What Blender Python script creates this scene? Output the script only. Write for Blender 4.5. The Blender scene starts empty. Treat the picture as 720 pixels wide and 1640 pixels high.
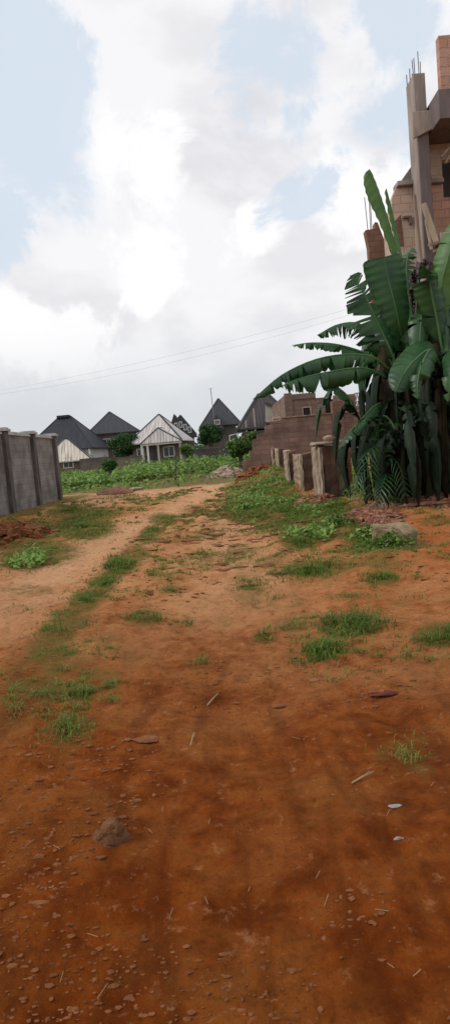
import bpy, math, random
import numpy as np
from mathutils import Vector, Matrix
R = math.radians
rnd = random.Random(7)
scene = bpy.context.scene
col = scene.collection

# ------------------------------------------------------------------ camera
F = 1065.0; CAMZ = 1.4; PITCH = R(5.1); ROLL = R(5.0)
f0 = Vector((0, math.cos(PITCH), -math.sin(PITCH)))
u0 = Vector((0, math.sin(PITCH), math.cos(PITCH)))
r0 = Vector((1, 0, 0))
cu = u0*math.cos(ROLL) + r0*math.sin(ROLL)
cr = r0*math.cos(ROLL) - u0*math.sin(ROLL)
CAM = Vector((0, 0, CAMZ))
cam = bpy.data.objects.new('camera', bpy.data.cameras.new('camera'))
col.objects.link(cam)
cam.matrix_world = Matrix(((cr.x, cu.x, -f0.x, 0), (cr.y, cu.y, -f0.y, 0), (cr.z, cu.z, -f0.z, CAMZ), (0, 0, 0, 1)))
cam.data.sensor_fit = 'VERTICAL'; cam.data.sensor_height = 36; cam.data.lens = 36*F/1640
cam.data.clip_start = 0.05; cam.data.clip_end = 3000
scene.camera = cam

def P(px, py, Y):
    """the point seen at photo position (px,py) that stands Y metres ahead"""
    d = f0 + cr*((px-360)/F) - cu*((py-820)/F)
    return CAM + d*(Y/d.y)

def ZX(px, py, Y):
    p = P(px, py, Y); return p.x, p.z

# ------------------------------------------------------------------ noise + terrain
def _hash(i, j, s):
    h = (i*374761393 + j*668265263 + s*1442695041) & 0xffffffff
    h = ((h ^ (h >> 13))*1274126177) & 0xffffffff
    return ((h ^ (h >> 16)) & 0xffff)/65535.0
def vnoise(x, y, s=0):
    x = np.asarray(x, dtype=np.float64); y = np.asarray(y, dtype=np.float64)
    i = np.floor(x).astype(np.int64); j = np.floor(y).astype(np.int64)
    fx = x-i; fy = y-j; fx = fx*fx*(3-2*fx); fy = fy*fy*(3-2*fy)
    a = _hash(i, j, s); b = _hash(i+1, j, s); c = _hash(i, j+1, s); d = _hash(i+1, j+1, s)
    return (a*(1-fx)+b*fx)*(1-fy)+(c*(1-fx)+d*fx)*fy - 0.5
def fbm(x, y, sc, oc=4, s=0, gain=0.5):
    v = 0; a = 1.0
    for k in range(oc):
        v = v + a*vnoise(np.asarray(x)*sc*2**k+17.3*k, np.asarray(y)*sc*2**k-9.1*k, s+k); a *= gain
    return v
def _h1(i, j, s):
    h_ = (i*374761393+j*668265263+s*1442695041) & 0xffffffff
    h_ = ((h_ ^ (h_ >> 13))*1274126177) & 0xffffffff
    return ((h_ ^ (h_ >> 16)) & 0xffff)/65535.0
def nz(x, y, sc, oc=2, s=0):
    v = 0; a = 1.0
    for k in range(oc):
        X = x*sc*2**k+17.3*k; Y = y*sc*2**k-9.1*k; i = math.floor(X); j = math.floor(Y); fx = X-i; fy = Y-j
        fx = fx*fx*(3-2*fx); fy = fy*fy*(3-2*fy)
        v += a*((_h1(i, j, s+k)*(1-fx)+_h1(i+1, j, s+k)*fx)*(1-fy)+(_h1(i, j+1, s+k)*(1-fx)+_h1(i+1, j+1, s+k)*fx)*fy-.5); a *= .5
    return v
def sst(a, b, x):
    t = np.clip((np.asarray(x, dtype=np.float64)-a)/(b-a), 0, 1); return t*t*(3-2*t)
def gauss(x, y, cx, cy, sx, sy):
    return np.exp(-((x-cx)/sx)**2-((y-cy)/sy)**2)
TRACKS = [((-5.2, 1.0), (-2.35, 5.0), (-2.3, 9.0), (-2.15, 13.5), (-1.3, 19.0), (-.4, 26)),
          ((-.1, 1.0), (0.05, 5.0), (0.1, 9.0), (0.0, 13.0), (-.1, 19.0), (0.2, 26))]
def track_dist(x, y, k):
    t = TRACKS[k]; ys = [q[1] for q in t]; xs = [q[0] for q in t]
    return np.abs(x-np.interp(y, ys, xs))
def H(x, y, fine=True):
    x = np.asarray(x, dtype=np.float64); y = np.asarray(y, dtype=np.float64)
    z = 0.45*sst(34, 75, y)
    z = z + 0.62*sst(17, 29, y)*sst(0.6, 2.4, x)*(1-sst(34, 50, y)*.3)     # grassy bank
    z = z + 0.16*gauss(x, y, 4.6, 13.2, 2.4, 2.2)                          # banana mound
    z = z + 0.42*gauss(x, y, -6.2, 15.2, 1.0, 2.3)                         # soil heap by the wall
    z = z + 0.12*gauss(x, y, 2.7, 13.2, .5, .9)
    z = z - 0.05*gauss(track_dist(x, y, 0), 0, 0, 0, .5, 1)*sst(40, 20, y)
    z = z - 0.035*gauss(track_dist(x, y, 1), 0, 0, 0, .5, 1)*sst(40, 20, y)
    z = z + fbm(x, y, .45, 3, 3)*0.12
    if fine:
        z = z + fbm(x, y, 2.7, 4, 11)*0.05 + np.abs(fbm(x*.8, y*1.2, 8.5, 2, 15))*0.045*sst(22, 12, y) + np.clip(fbm(x, y, 1.6, 3, 61), -.1, .2)*.06*sst(1.5, 4, y)
        z = z - 0.02*np.clip(np.sin(x*9+fbm(x, y, .7, 2, 30)*5), .55, 1)*sst(.5, 1.5, x+1.6)*sst(1.9, 1.2, x)*sst(7, 3.5, y)
        lump = np.clip(fbm(x*.8, y*1.3, 2.6, 3, 21)-.04, 0, 1)
        z = z + lump*(0.10+.12*sst(9, 16, y)*sst(-1.8, -1.2, x))*sst(4, 9, y)*sst(40, 25, y)*(1-.85*gauss(track_dist(x, y, 0), 0, 0, 0, .7, 1))
    return z
# the ground sheet's own grid, so that everything stands on the very surface that is rendered
_a = np.arange(-5.2, 5.2, .045)
_e = 5.2+np.cumsum(.045*1.055**np.arange(1, 160)); _e = _e[_e < 420]
GX = np.concatenate([-_e[::-1], _a, _e])
_y = [.9]; _s = .032
while _y[-1] < 700:
    _y.append(_y[-1]+_s)
    if _y[-1] > 4: _s *= 1.0045 if _y[-1] < 34 else 1.03
_b = .9-np.cumsum(.06*1.12**np.arange(1, 60)); _b = _b[_b > -250]
GY = np.concatenate([_b[::-1], np.array(_y)])
GZ = H(*np.meshgrid(GX, GY))
from bisect import bisect_right
_gx = GX.tolist(); _gy = GY.tolist(); _gz = GZ.tolist()
def h(x, y):
    i = min(max(bisect_right(_gx, x)-1, 0), len(_gx)-2); j = min(max(bisect_right(_gy, y)-1, 0), len(_gy)-2)
    u = (x-_gx[i])/(_gx[i+1]-_gx[i]); v = (y-_gy[j])/(_gy[j+1]-_gy[j])
    return (_gz[j][i]*(1-u)+_gz[j][i+1]*u)*(1-v)+(_gz[j+1][i]*(1-u)+_gz[j+1][i+1]*u)*v
def G(px, py):
    """ground point seen at (px,py)"""
    d = f0 + cr*((px-360)/F) - cu*((py-820)/F)
    z = 0.0; p = None
    for k in range(12):
        if d.z > -1e-3: return None
        t = (z-CAMZ)/d.z
        p = CAM+d*t
        if p.y > 130: return None
        z = z*.4+.6*h(p.x, p.y)
    return Vector((p.x, p.y, h(p.x, p.y)))
def proj(x, y, z):
    """numpy projection into photo pixels"""
    dx, dy, dz = x, y, z-CAMZ
    w = dx*f0.x+dy*f0.y+dz*f0.z
    w = np.where(w < .2, np.nan, w)
    return 360+F*(dx*cr.x+dy*cr.y+dz*cr.z)/w, 820-F*(dx*cu.x+dy*cu.y+dz*cu.z)/w

# ------------------------------------------------------------------ materials
def nt(m):
    m.use_nodes = True; t = m.node_tree
    return t, t.nodes, t.links
def mat(name, c1, c2=None, scale=8, rough=.85, bump=.3, detail=6, stretch=(1, 1, 1), c3=None, s3=1.2, translucent=0, spec=.3, rough_lo=None, metal=0, bscale=None, lo=.35, hi=.65, lo3=.45, hi3=.7):
    m = bpy.data.materials.new(name); t, N, L = nt(m)
    b = N['Principled BSDF']; b.inputs['Roughness'].default_value = rough
    b.inputs['Specular IOR Level'].default_value = spec; b.inputs['Metallic'].default_value = metal
    tc = N.new('ShaderNodeTexCoord'); mp = N.new('ShaderNodeMapping'); mp.inputs['Scale'].default_value = stretch
    L.new(tc.outputs['Object'], mp.inputs['Vector'])
    n = N.new('ShaderNodeTexNoise'); n.inputs['Scale'].default_value = scale; n.inputs['Detail'].default_value = detail
    L.new(mp.outputs[0], n.inputs['Vector'])
    r = N.new('ShaderNodeValToRGB'); e = r.color_ramp.elements
    e[0].position = lo; e[1].position = hi; e[0].color = (*c1, 1); e[1].color = (*(c2 or c1), 1)
    L.new(n.outputs['Fac'], r.inputs[0]); out = r.outputs[0]
    if c3:
        n3 = N.new('ShaderNodeTexNoise'); n3.inputs['Scale'].default_value = s3; n3.inputs['Detail'].default_value = 5
        L.new(mp.outputs[0], n3.inputs['Vector'])
        r3 = N.new('ShaderNodeValToRGB'); r3.color_ramp.elements[0].position = lo3; r3.color_ramp.elements[1].position = hi3
        L.new(n3.outputs['Fac'], r3.inputs[0])
        mx = N.new('ShaderNodeMix'); mx.data_type = 'RGBA'; mx.inputs[7].default_value = (*c3, 1)
        L.new(r3.outputs[0], mx.inputs[0]); L.new(out, mx.inputs[6]); out = mx.outputs[2]
    L.new(out, b.inputs['Base Color'])
    if bump:
        nb = N.new('ShaderNodeTexNoise'); nb.inputs['Scale'].default_value = bscale or scale*2.5; nb.inputs['Detail'].default_value = 6
        L.new(mp.outputs[0], nb.inputs['Vector'])
        bp = N.new('ShaderNodeBump'); bp.inputs['Strength'].default_value = bump; bp.inputs['Distance'].default_value = .03
        L.new(nb.outputs['Fac'], bp.inputs['Height']); L.new(bp.outputs[0], b.inputs['Normal'])
    if translucent:
        tr = N.new('ShaderNodeBsdfTranslucent'); L.new(out, tr.inputs['Color'])
        ms = N.new('ShaderNodeMixShader'); ms.inputs[0].default_value = translucent
        L.new(b.outputs[0], ms.inputs[1]); L.new(tr.outputs[0], ms.inputs[2])
        L.new(ms.outputs[0], N['Material Output'].inputs['Surface'])
    return m

def block_mat(name, c1, c2, mortar, bw=.45, bh=.225, bump=.6, c3=None, stain=.5):
    """block courses on walls: u = x+y along the wall, v = z"""
    m = bpy.data.materials.new(name); t, N, L = nt(m)
    b = N['Principled BSDF']; b.inputs['Roughness'].default_value = .92; b.inputs['Specular IOR Level'].default_value = .15
    tc = N.new('ShaderNodeTexCoord'); sp = N.new('ShaderNodeSeparateXYZ'); L.new(tc.outputs['Object'], sp.inputs[0])
    ad = N.new('ShaderNodeMath'); ad.operation = 'ADD'; L.new(sp.outputs[0], ad.inputs[0]); L.new(sp.outputs[1], ad.inputs[1])
    cb = N.new('ShaderNodeCombineXYZ'); L.new(ad.outputs[0], cb.inputs[0]); L.new(sp.outputs[2], cb.inputs[1])
    nd = N.new('ShaderNodeTexNoise'); nd.inputs['Scale'].default_value = 5; L.new(tc.outputs['Object'], nd.inputs['Vector'])
    vm = N.new('ShaderNodeVectorMath'); vm.operation = 'MULTIPLY_ADD'; vm.inputs[1].default_value = (.05, .05, 0)
    L.new(nd.outputs['Color'], vm.inputs[0]); L.new(cb.outputs[0], vm.inputs[2])
    br = N.new('ShaderNodeTexBrick'); br.inputs['Color1'].default_value = (*c1, 1); br.inputs['Color2'].default_value = (*c2, 1)
    br.inputs['Mortar'].default_value = (*mortar, 1); br.inputs['Scale'].default_value = 1
    br.inputs['Brick Width'].default_value = bw; br.inputs['Row Height'].default_value = bh; br.inputs['Mortar Size'].default_value = .012
    br.inputs['Mortar Smooth'].default_value = .3
    L.new(vm.outputs[0], br.inputs['Vector'])
    n = N.new('ShaderNodeTexNoise'); n.inputs['Scale'].default_value = 1.3; n.inputs['Detail'].default_value = 8
    L.new(tc.outputs['Object'], n.inputs['Vector'])
    r = N.new('ShaderNodeValToRGB'); r.color_ramp.elements[0].position = .4; r.color_ramp.elements[1].position = .68
    L.new(n.outputs['Fac'], r.inputs[0])
    ml = N.new('ShaderNodeMath'); ml.operation = 'MULTIPLY'; ml.inputs[1].default_value = stain; L.new(r.outputs[0], ml.inputs[0])
    mx = N.new('ShaderNodeMix'); mx.data_type = 'RGBA'; mx.inputs[7].default_value = (*(c3 or mortar), 1)
    L.new(ml.outputs[0], mx.inputs[0]); L.new(br.outputs['Color'], mx.inputs[6]); L.new(mx.outputs[2], b.inputs['Base Color'])
    n2 = N.new('ShaderNodeTexNoise'); n2.inputs['Scale'].default_value = 22; n2.inputs['Detail'].default_value = 5; L.new(tc.outputs['Object'], n2.inputs['Vector'])
    sb = N.new('ShaderNodeMath'); sb.operation = 'SUBTRACT'; L.new(n2.outputs['Fac'], sb.inputs[0]); L.new(br.outputs['Fac'], sb.inputs[1])
    bp = N.new('ShaderNodeBump'); bp.inputs['Strength'].default_value = bump; bp.inputs['Distance'].default_value = .03
    L.new(sb.outputs[0], bp.inputs['Height']); L.new(bp.outputs[0], b.inputs['Normal'])
    return m

def roof_mat(name, c1, c2, pitch=.2, rust=None, rough=.5, spec=.4):
    """corrugated sheet: stripes run down the slope, painted by distance along the eave (uses the uv layer)"""
    m = bpy.data.materials.new(name); t, N, L = nt(m)
    b = N['Principled BSDF']; b.inputs['Roughness'].default_value = rough; b.inputs['Specular IOR Level'].default_value = spec
    uv = N.new('ShaderNodeUVMap'); uv.uv_map = 'uv'
    w = N.new('ShaderNodeTexWave'); w.wave_type = 'BANDS'; w.bands_direction = 'X'; w.inputs['Scale'].default_value = .314/pitch
    L.new(uv.outputs[0], w.inputs['Vector'])
    mp = N.new('ShaderNodeMapping'); mp.inputs['Scale'].default_value = (2.6, .16, 1); L.new(uv.outputs[0], mp.inputs[0])
    n = N.new('ShaderNodeTexNoise'); n.inputs['Scale'].default_value = 2.2; n.inputs['Detail'].default_value = 5; L.new(mp.outputs[0], n.inputs['Vector'])
    r = N.new('ShaderNodeValToRGB'); e = r.color_ramp.elements; e[0].position = .4; e[1].position = .6
    e[0].color = (*c1, 1); e[1].color = (*c2, 1)
    if rust:
        x = e.new(.68); x.color = (*rust, 1)
    L.new(n.outputs['Fac'], r.inputs[0]); L.new(r.outputs[0], b.inputs['Base Color'])
    bp = N.new('ShaderNodeBump'); bp.inputs['Strength'].default_value = .7; bp.inputs['Distance'].default_value = .03
    L.new(w.outputs['Fac'], bp.inputs['Height']); L.new(bp.outputs[0], b.inputs['Normal'])
    return m

M = {}
M['wall_plaster'] = block_mat('wall_plaster', (.30, .285, .275), (.24, .23, .225), (.21, .2, .195), bw=.45, bh=.23, bump=.5, c3=(.125, .10, .09), stain=.85)
M['pillar_stained'] = mat('pillar_stained', (.06, .048, .045), (.15, .13, .12), 3, bump=.5, bscale=16, stretch=(1, 1, .35))
M['coping'] = mat('coping', (.5, .49, .48), (.3, .29, .28), 5, bump=.3)
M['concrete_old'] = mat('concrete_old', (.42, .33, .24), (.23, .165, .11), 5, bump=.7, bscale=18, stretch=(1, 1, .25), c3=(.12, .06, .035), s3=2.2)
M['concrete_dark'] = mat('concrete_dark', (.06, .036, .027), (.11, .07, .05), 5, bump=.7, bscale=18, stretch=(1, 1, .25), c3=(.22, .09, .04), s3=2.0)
M['concrete_pale'] = mat('concrete_pale', (.40, .34, .26), (.26, .21, .16), 6, bump=.6, bscale=20)
M['lump'] = mat('lump', (.33, .24, .15), (.18, .14, .075), 7, bump=1, bscale=25, c3=(.12, .12, .05), s3=5)
M['block_brown'] = block_mat('block_brown', (.30, .20, .16), (.235, .155, .125), (.18, .12, .10), c3=(.125, .082, .068), stain=.9)
M['block_red'] = block_mat('block_red', (.27, .15, .105), (.19, .11, .08), (.16, .1, .075), bw=.3, bh=.16, c3=(.14, .08, .055))
M['block_tan'] = block_mat('block_tan', (.62, .46, .36), (.54, .39, .30), (.40, .29, .22), bump=.5, c3=(.52, .44, .38), stain=.8)
M['block_pink'] = block_mat('block_pink', (.56, .33, .24), (.46, .26, .185), (.34, .2, .15), bump=.5, c3=(.48, .36, .3), stain=.8)
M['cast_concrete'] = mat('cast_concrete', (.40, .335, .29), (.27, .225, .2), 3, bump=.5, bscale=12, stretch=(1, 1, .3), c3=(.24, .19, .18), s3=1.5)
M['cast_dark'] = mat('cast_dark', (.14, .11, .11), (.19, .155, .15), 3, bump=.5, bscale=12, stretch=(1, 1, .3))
M['grey_board'] = mat('grey_board', (.22, .2, .2), (.3, .27, .26), 3, bump=.3)
M['timber'] = mat('timber', (.30, .22, .15), (.19, .13, .085), 8, bump=.5, stretch=(1, 1, .15))
M['timber_pale'] = mat('timber_pale', (.5, .4, .29), (.36, .27, .19), 8, bump=.4, stretch=(1, 1, .15))
M['rebar'] = mat('rebar', (.10, .06, .045), (.16, .09, .06), 20, bump=0)
M['hole_shade'] = mat('hole_shade', (.02, .018, .018), (.035, .03, .03), 4, bump=.1)
M['roof_dark'] = roof_mat('roof_dark', (.022, .026, .034), (.036, .04, .05), .25, rough=.6, spec=.25)
M['roof_grey'] = roof_mat('roof_grey', (.045, .05, .058), (.06, .065, .075), .25, rough=.6, spec=.25)
M['roof_brown'] = roof_mat('roof_brown', (.05, .045, .048), (.075, .065, .065), .25, rough=.65, spec=.2)
M['roof_white'] = roof_mat('roof_white', (.62, .59, .57), (.40, .37, .35), .32, rust=(.17, .13, .11), rough=.6)
M['roof_cream'] = roof_mat('roof_cream', (.66, .61, .52), (.40, .35, .29), .32, rust=(.25, .18, .12), rough=.6)
M['wall_grey'] = mat('wall_grey', (.11, .09, .08), (.17, .14, .125), 1.2, bump=.2)
M['wall_brown'] = mat('wall_brown', (.16, .12, .095), (.21, .16, .13), 1.2, bump=.2)
M['wall_white'] = mat('wall_white', (.52, .52, .52), (.42, .42, .42), 1.2, bump=.1)
M['wall_beige'] = mat('wall_beige', (.42, .38, .33), (.34, .3, .26), 1.2, bump=.2)
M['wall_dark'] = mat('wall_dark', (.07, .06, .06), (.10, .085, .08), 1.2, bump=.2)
M['white_paint'] = mat('white_paint', (.68, .68, .67), (.56, .56, .55), 3, bump=0)
M['glass'] = mat('glass', (.02, .025, .03), (.035, .04, .045), 2, rough=.15, bump=0, spec=.6)
M['metal_grey'] = mat('metal_grey', (.25, .25, .26), (.18, .18, .19), 6, rough=.5, bump=0)
M['wire'] = mat('wire', (.4, .4, .42), None, 6, bump=0)
M['banana_leaf'] = mat('banana_leaf', (.014, .058, .021), (.038, .115, .032), 2.2, rough=.4, bump=.15, bscale=10, translucent=.25, spec=.45)
M['banana_leaf_bright'] = mat('banana_leaf_bright', (.07, .17, .045), (.12, .23, .07), 2.2, rough=.45, bump=.15, bscale=10, translucent=.35, spec=.4)
M['banana_leaf_old'] = mat('banana_leaf_old', (.008, .026, .013), (.022, .04, .018), 3, rough=.6, bump=.2, translucent=.3)
M['banana_leaf_dead_shaded'] = mat('banana_leaf_dead_shaded', (.012, .011, .008), (.032, .025, .016), 4, rough=.95, bump=.3, spec=.03)  # near black: the clump's shade is put into the dead leaf colour
M['banana_rib'] = mat('banana_rib', (.06, .14, .05), (.09, .17, .065), 4, rough=.5, bump=0)
M['pseudostem'] = mat('pseudostem', (.025, .03, .014), (.055, .045, .022), 5, rough=.7, bump=.4, stretch=(1, 1, .15), c3=(.018, .012, .009), s3=3, spec=.1)
M['flower'] = mat('flower', (.055, .028, .038), (.10, .06, .065), 5, rough=.5, bump=.2)
M['bark'] = mat('bark', (.08, .06, .045), (.13, .10, .075), 8, bump=.6, stretch=(1, 1, .3))
M['leaf_dark'] = mat('leaf_dark', (.028, .072, .024), (.05, .115, .04), .8, rough=.55, bump=0, translucent=.25, spec=.3)
M['leaf_mid'] = mat('leaf_mid', (.05, .12, .03), (.10, .19, .045), 1.2, rough=.55, bump=0, translucent=.3, spec=.3)
M['leaf_light'] = mat('leaf_light', (.14, .27, .045), (.25, .38, .085), 1.2, rough=.5, bump=0, translucent=.3, spec=.3)
M['grass'] = mat('grass', (.085, .17, .022), (.19, .28, .05), 1.5, rough=.6, bump=0, translucent=.3, spec=.2)
M['grass_dry'] = mat('grass_dry', (.24, .21, .06), (.15, .17, .04), 2.5, rough=.7, bump=0, translucent=.3, spec=.2)
M['grass_tuft'] = mat('grass_tuft', (.05, .115, .012), (.10, .17, .025), 5, rough=.55, bump=0, translucent=.3, spec=.25)
M['sod'] = mat('sod', (.15, .10, .03), (.24, .11, .04), 12, bump=.6, bscale=30)
M['straw'] = mat('straw', (.36, .26, .15), (.25, .17, .09), 9, rough=.8, bump=0)
M['clod'] = mat('clod', (.23, .085, .027), (.13, .042, .011), 9, bump=.5, bscale=40, c3=(.24, .10, .04), s3=.35, lo3=.5, hi3=.6)
M['rubble'] = mat('rubble', (.20, .07, .038), (.36, .19, .12), 9, bump=.5, bscale=40, c3=(.17, .07, .045), s3=2.4, lo=.42, hi=.58)
M['rubble_pale'] = mat('rubble_pale', (.40, .28, .21), (.5, .38, .3), 3, bump=.5, bscale=30, c3=(.2, .12, .09), s3=1.7)
M['rock'] = mat('rock', (.33, .18, .11), (.22, .11, .065), 6, bump=.8, bscale=20)
M['rock_near'] = mat('rock_near', (.19, .08, .03), (.10, .04, .015), 10, bump=1, bscale=40)
M['plastic'] = mat('plastic', (.33, .29, .27), (.2, .16, .14), 20, rough=.4, bump=.3)
M['red_litter'] = mat('red_litter', (.13, .014, .012), (.07, .01, .008), 20, rough=.6, bump=.3)

# ------------------------------------------------------------------ mesh builder
class MB:
    def __init__(s): s.v = []; s.f = []; s.mi = []; s.uv = None
    def add(s, vs, fs, mi=0):
        o = len(s.v); s.v += [tuple(q) for q in vs]
        s.f += [tuple(i+o for i in f) for f in fs]; s.mi += [mi]*len(fs); return s
    def box(s, x0, x1, y0, y1, z0, z1, mi=0, jit=0):
        vs = [(x, y, z) for z in (z0, z1) for y in (y0, y1) for x in (x0, x1)]
        if jit: vs = [tuple(c+rnd.uniform(-jit, jit) for c in q) for q in vs]
        return s.add(vs, [(0, 2, 3, 1), (4, 5, 7, 6), (0, 1, 5, 4), (2, 6, 7, 3), (0, 4, 6, 2), (1, 3, 7, 5)], mi)
    def bar(s, a, b, w, d=None, mi=0, hint=(0, 0, 1)):
        a = Vector(a); b = Vector(b); t = (b-a).normalized(); hh = Vector(hint)
        if abs(t.dot(hh)) > .95: hh = Vector((0, 1, 0))
        u = t.cross(hh).normalized(); v = u.cross(t); d = d or w
        vs = [p+u*sx*w/2+v*sy*d/2 for p in (a, b) for sx, sy in ((-1, -1), (1, -1), (1, 1), (-1, 1))]
        return s.add(vs, [(3, 2, 1, 0), (4, 5, 6, 7), (0, 1, 5, 4), (1, 2, 6, 5), (2, 3, 7, 6), (3, 0, 4, 7)], mi)
    def tube(s, pts, rs, n=8, mi=0, cap=True):
        pts = [Vector(p) for p in pts]; o = len(s.v); rings = []
        for i, p in enumerate(pts):
            t = (pts[min(i+1, len(pts)-1)]-pts[max(i-1, 0)]).normalized()
            hh = Vector((0, 1, 0)) if abs(t.z) > .7 else Vector((0, 0, 1))
            u = t.cross(hh).normalized(); v = u.cross(t)
            r = rs[i] if hasattr(rs, '__len__') else rs
            rings.append([p+(u*math.cos(2*math.pi*k/n)+v*math.sin(2*math.pi*k/n))*r for k in range(n)])
        vs = [q for rg in rings for q in rg]; fs = []
        for i in range(len(pts)-1):
            for k in range(n):
                fs.append((i*n+k, i*n+(k+1) % n, (i+1)*n+(k+1) % n, (i+1)*n+k))
        if cap: fs += [tuple(range(n))[::-1], tuple((len(pts)-1)*n+k for k in range(n))]
        return s.add(vs, fs, mi)
    def prism(s, poly, y0, y1, mi=0):
        """polygon in xz pushed from y0 to y1"""
        n = len(poly)
        vs = [(x, y0, z) for x, z in poly]+[(x, y1, z) for x, z in poly]
        fs = [tuple(range(n)), tuple(range(2*n-1, n-1, -1))]+[(i, i+n, (i+1) % n+n, (i+1) % n) for i in range(n)]
        return s.add(vs, fs, mi)
    def blob(s, c, r, seed, sq=(1, 1, 1), rough=.35, sub=2, mi=0):
        c = Vector(c); V, Fc = ICO[sub]; rr = random.Random(seed); ph = [rr.uniform(0, 50) for _ in range(3)]
        vs = []
        for q in V:
            k = 1+rough*(math.sin(q.x*3.1+ph[0])+math.sin(q.y*2.7+ph[1])+math.sin(q.z*3.7+ph[2]))/3+rr.uniform(-.5, .5)*rough*.5
            vs.append(c+Vector((q.x*sq[0], q.y*sq[1], q.z*sq[2]))*r*k)
        return s.add(vs, Fc, mi)
    def build(s, name, mats, parent=None, off=None, smooth=False, uv=None, bevel=0):
        me = bpy.data.meshes.new(name)
        off = Vector(off) if off is not None else (Vector(parent.location) if (parent is not None and parent.get('_world')) else Vector((0, 0, 0)))
        arr = np.array(s.v, dtype=np.float64).reshape(-1, 3)-np.array(off)
        me.from_pydata(arr.tolist(), [], s.f)
        if not isinstance(mats, (list, tuple)): mats = [mats]
        for m in mats: me.materials.append(m)
        if len(mats) > 1: me.polygons.foreach_set('material_index', s.mi)
        if smooth: me.polygons.foreach_set('use_smooth', [True]*len(me.polygons))
        if uv:
            l = me.uv_layers.new(name='uv')
            for p in me.polygons:
                for li in p.loop_indices:
                    l.data[li].uv = uv[me.loops[li].vertex_index] if not callable(uv) else uv(p, me.vertices[me.loops[li].vertex_index].co)
        me.update()
        o = bpy.data.objects.new(name, me); col.objects.link(o)
        if parent is not None: o.parent = parent
        else: o.location = off
        if bevel:
            b = o.modifiers.new('bevel', 'BEVEL'); b.width = bevel; b.segments = 2
        return o
def _ico(sub):
    import bmesh
    bm = bmesh.new(); bmesh.ops.create_icosphere(bm, subdivisions=sub, radius=1)
    V = [v.co.copy() for v in bm.verts]; Fc = [tuple(v.index for v in f.verts) for f in bm.faces]; bm.free(); return V, Fc
ICO = {1: _ico(1), 2: _ico(2), 3: _ico(3)}

def tag(o, label, cat, group=None):
    o['label'] = label; o['category'] = cat
    if group: o['group'] = group
    return o
def thing(name, loc, label, cat, group=None, rz=0, world=False):
    o = bpy.data.objects.new(name, None); col.objects.link(o); o.location = loc; o.rotation_euler = (0, 0, rz)
    o.empty_display_size = .3
    if world: o['_world'] = 1
    return tag(o, label, cat, group)
def mesh_thing(mb, name, mats, base, label, cat, group=None, **k):
    return tag(mb.build(name, mats, None, off=base, **k), label, cat, group)

# ------------------------------------------------------------------ ground
# green areas: (px, py, rx, ry, strength) measured in the photograph and laid on the ground
GREEN = [(172, 928, 24, 14, .68), (148, 954, 30, 14, .65), (112, 992, 38, 18, .68), (80, 1045, 46, 28, .66), (40, 1100, 36, 24, .56), (212, 888, 24, 12, .62), (245, 850, 20, 9, .65), (130, 1110, 36, 18, .56), (70, 1100, 40, 30, .56), (110, 1060, 30, 26, .5), (310, 815, 30, 8, .4), (385, 880, 26, 12, .5), (430, 900, 30, 12, .45), (300, 1000, 30, 12, .3), (180, 1030, 30, 20, .35), (275, 945, 26, 10, .4), (60, 885, 75, 25, .72), (40, 900, 40, 14, .9), (130, 845, 60, 22, .79), (160, 822, 40, 10, .79), (110, 820, 40, 14, .79), (60, 850, 40, 18, .7),
         (190, 905, 26, 16, 1), (222, 885, 22, 14, .6), (262, 832, 26, 12, .75), (235, 862, 22, 10, .6), (165, 935, 28, 14, .7), (135, 965, 26, 16, .8), (92, 1015, 34, 24, .65),
         (60, 1075, 55, 40, .42), (110, 1165, 50, 34, .5), (150, 1090, 50, 30, .35), (20, 1130, 40, 60, .3),
         (228, 990, 32, 16, .6), (45, 945, 50, 10, .4), (30, 975, 40, 10, .25), (270, 925, 40, 10, .25), (210, 1050, 40, 14, .2), (320, 1060, 26, 20, .25), (345, 1000, 40, 14, .15),
         (420, 790, 62, 34, 1), (395, 815, 45, 26, 1), (455, 820, 66, 34, 1), (500, 845, 46, 28, 1), (530, 815, 40, 22, .9), (440, 765, 40, 22, 1), (475, 868, 30, 14, .8), (590, 850, 45, 26, .7),
         (605, 872, 50, 14, .8), (560, 880, 40, 12, .5), (495, 912, 50, 14, .9), (400, 940, 36, 26, .4), (402, 968, 28, 16, .35), (470, 1000, 36, 14, .5), (440, 960, 50, 25, .25),
         (612, 928, 30, 12, .8), (560, 1002, 56, 20, .95), (516, 1042, 32, 18, .8), (420, 1022, 16, 10, .7), (700, 1018, 40, 22, .9), (700, 835, 36, 8, .5), (560, 955, 40, 8, .35),
         (640, 965, 40, 8, .25), (650, 1215, 55, 40, .3), (640, 1090, 40, 12, .12), (600, 812, 40, 12, .2), (340, 835, 24, 8, .3)]
def greenness(x, y, z):
    px, py = proj(x, y, z)
    g = np.zeros_like(px)
    for cx, cy, rx, ry, s in GREEN:
        d = ((px-cx)/rx)**2+((py-cy)/ry)**2
        g = np.maximum(g, s*np.clip(1.25-d*.9, 0, 1))
    far = sst(28, 33, y)*sst(-40, -34, -np.abs(x))   # crops beyond the cross road
    g = np.where(np.isnan(g), .3, g)
    g = np.maximum(g, sst(-5.2, -6.4, x)*.8*sst(31, 29, y))
    g = np.maximum(g, sst(4.0, 6.0, x)*.7*sst(14, 16, y))
    g = np.maximum(g, np.clip(fbm(x, y, .8, 3, 88)*1.6, 0, .5)*sst(3, 7, y)*sst(26, 20, y)*(1-gauss(track_dist(x, y, 0), 0, 0, 0, .8, 1)))
    return g, far

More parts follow.
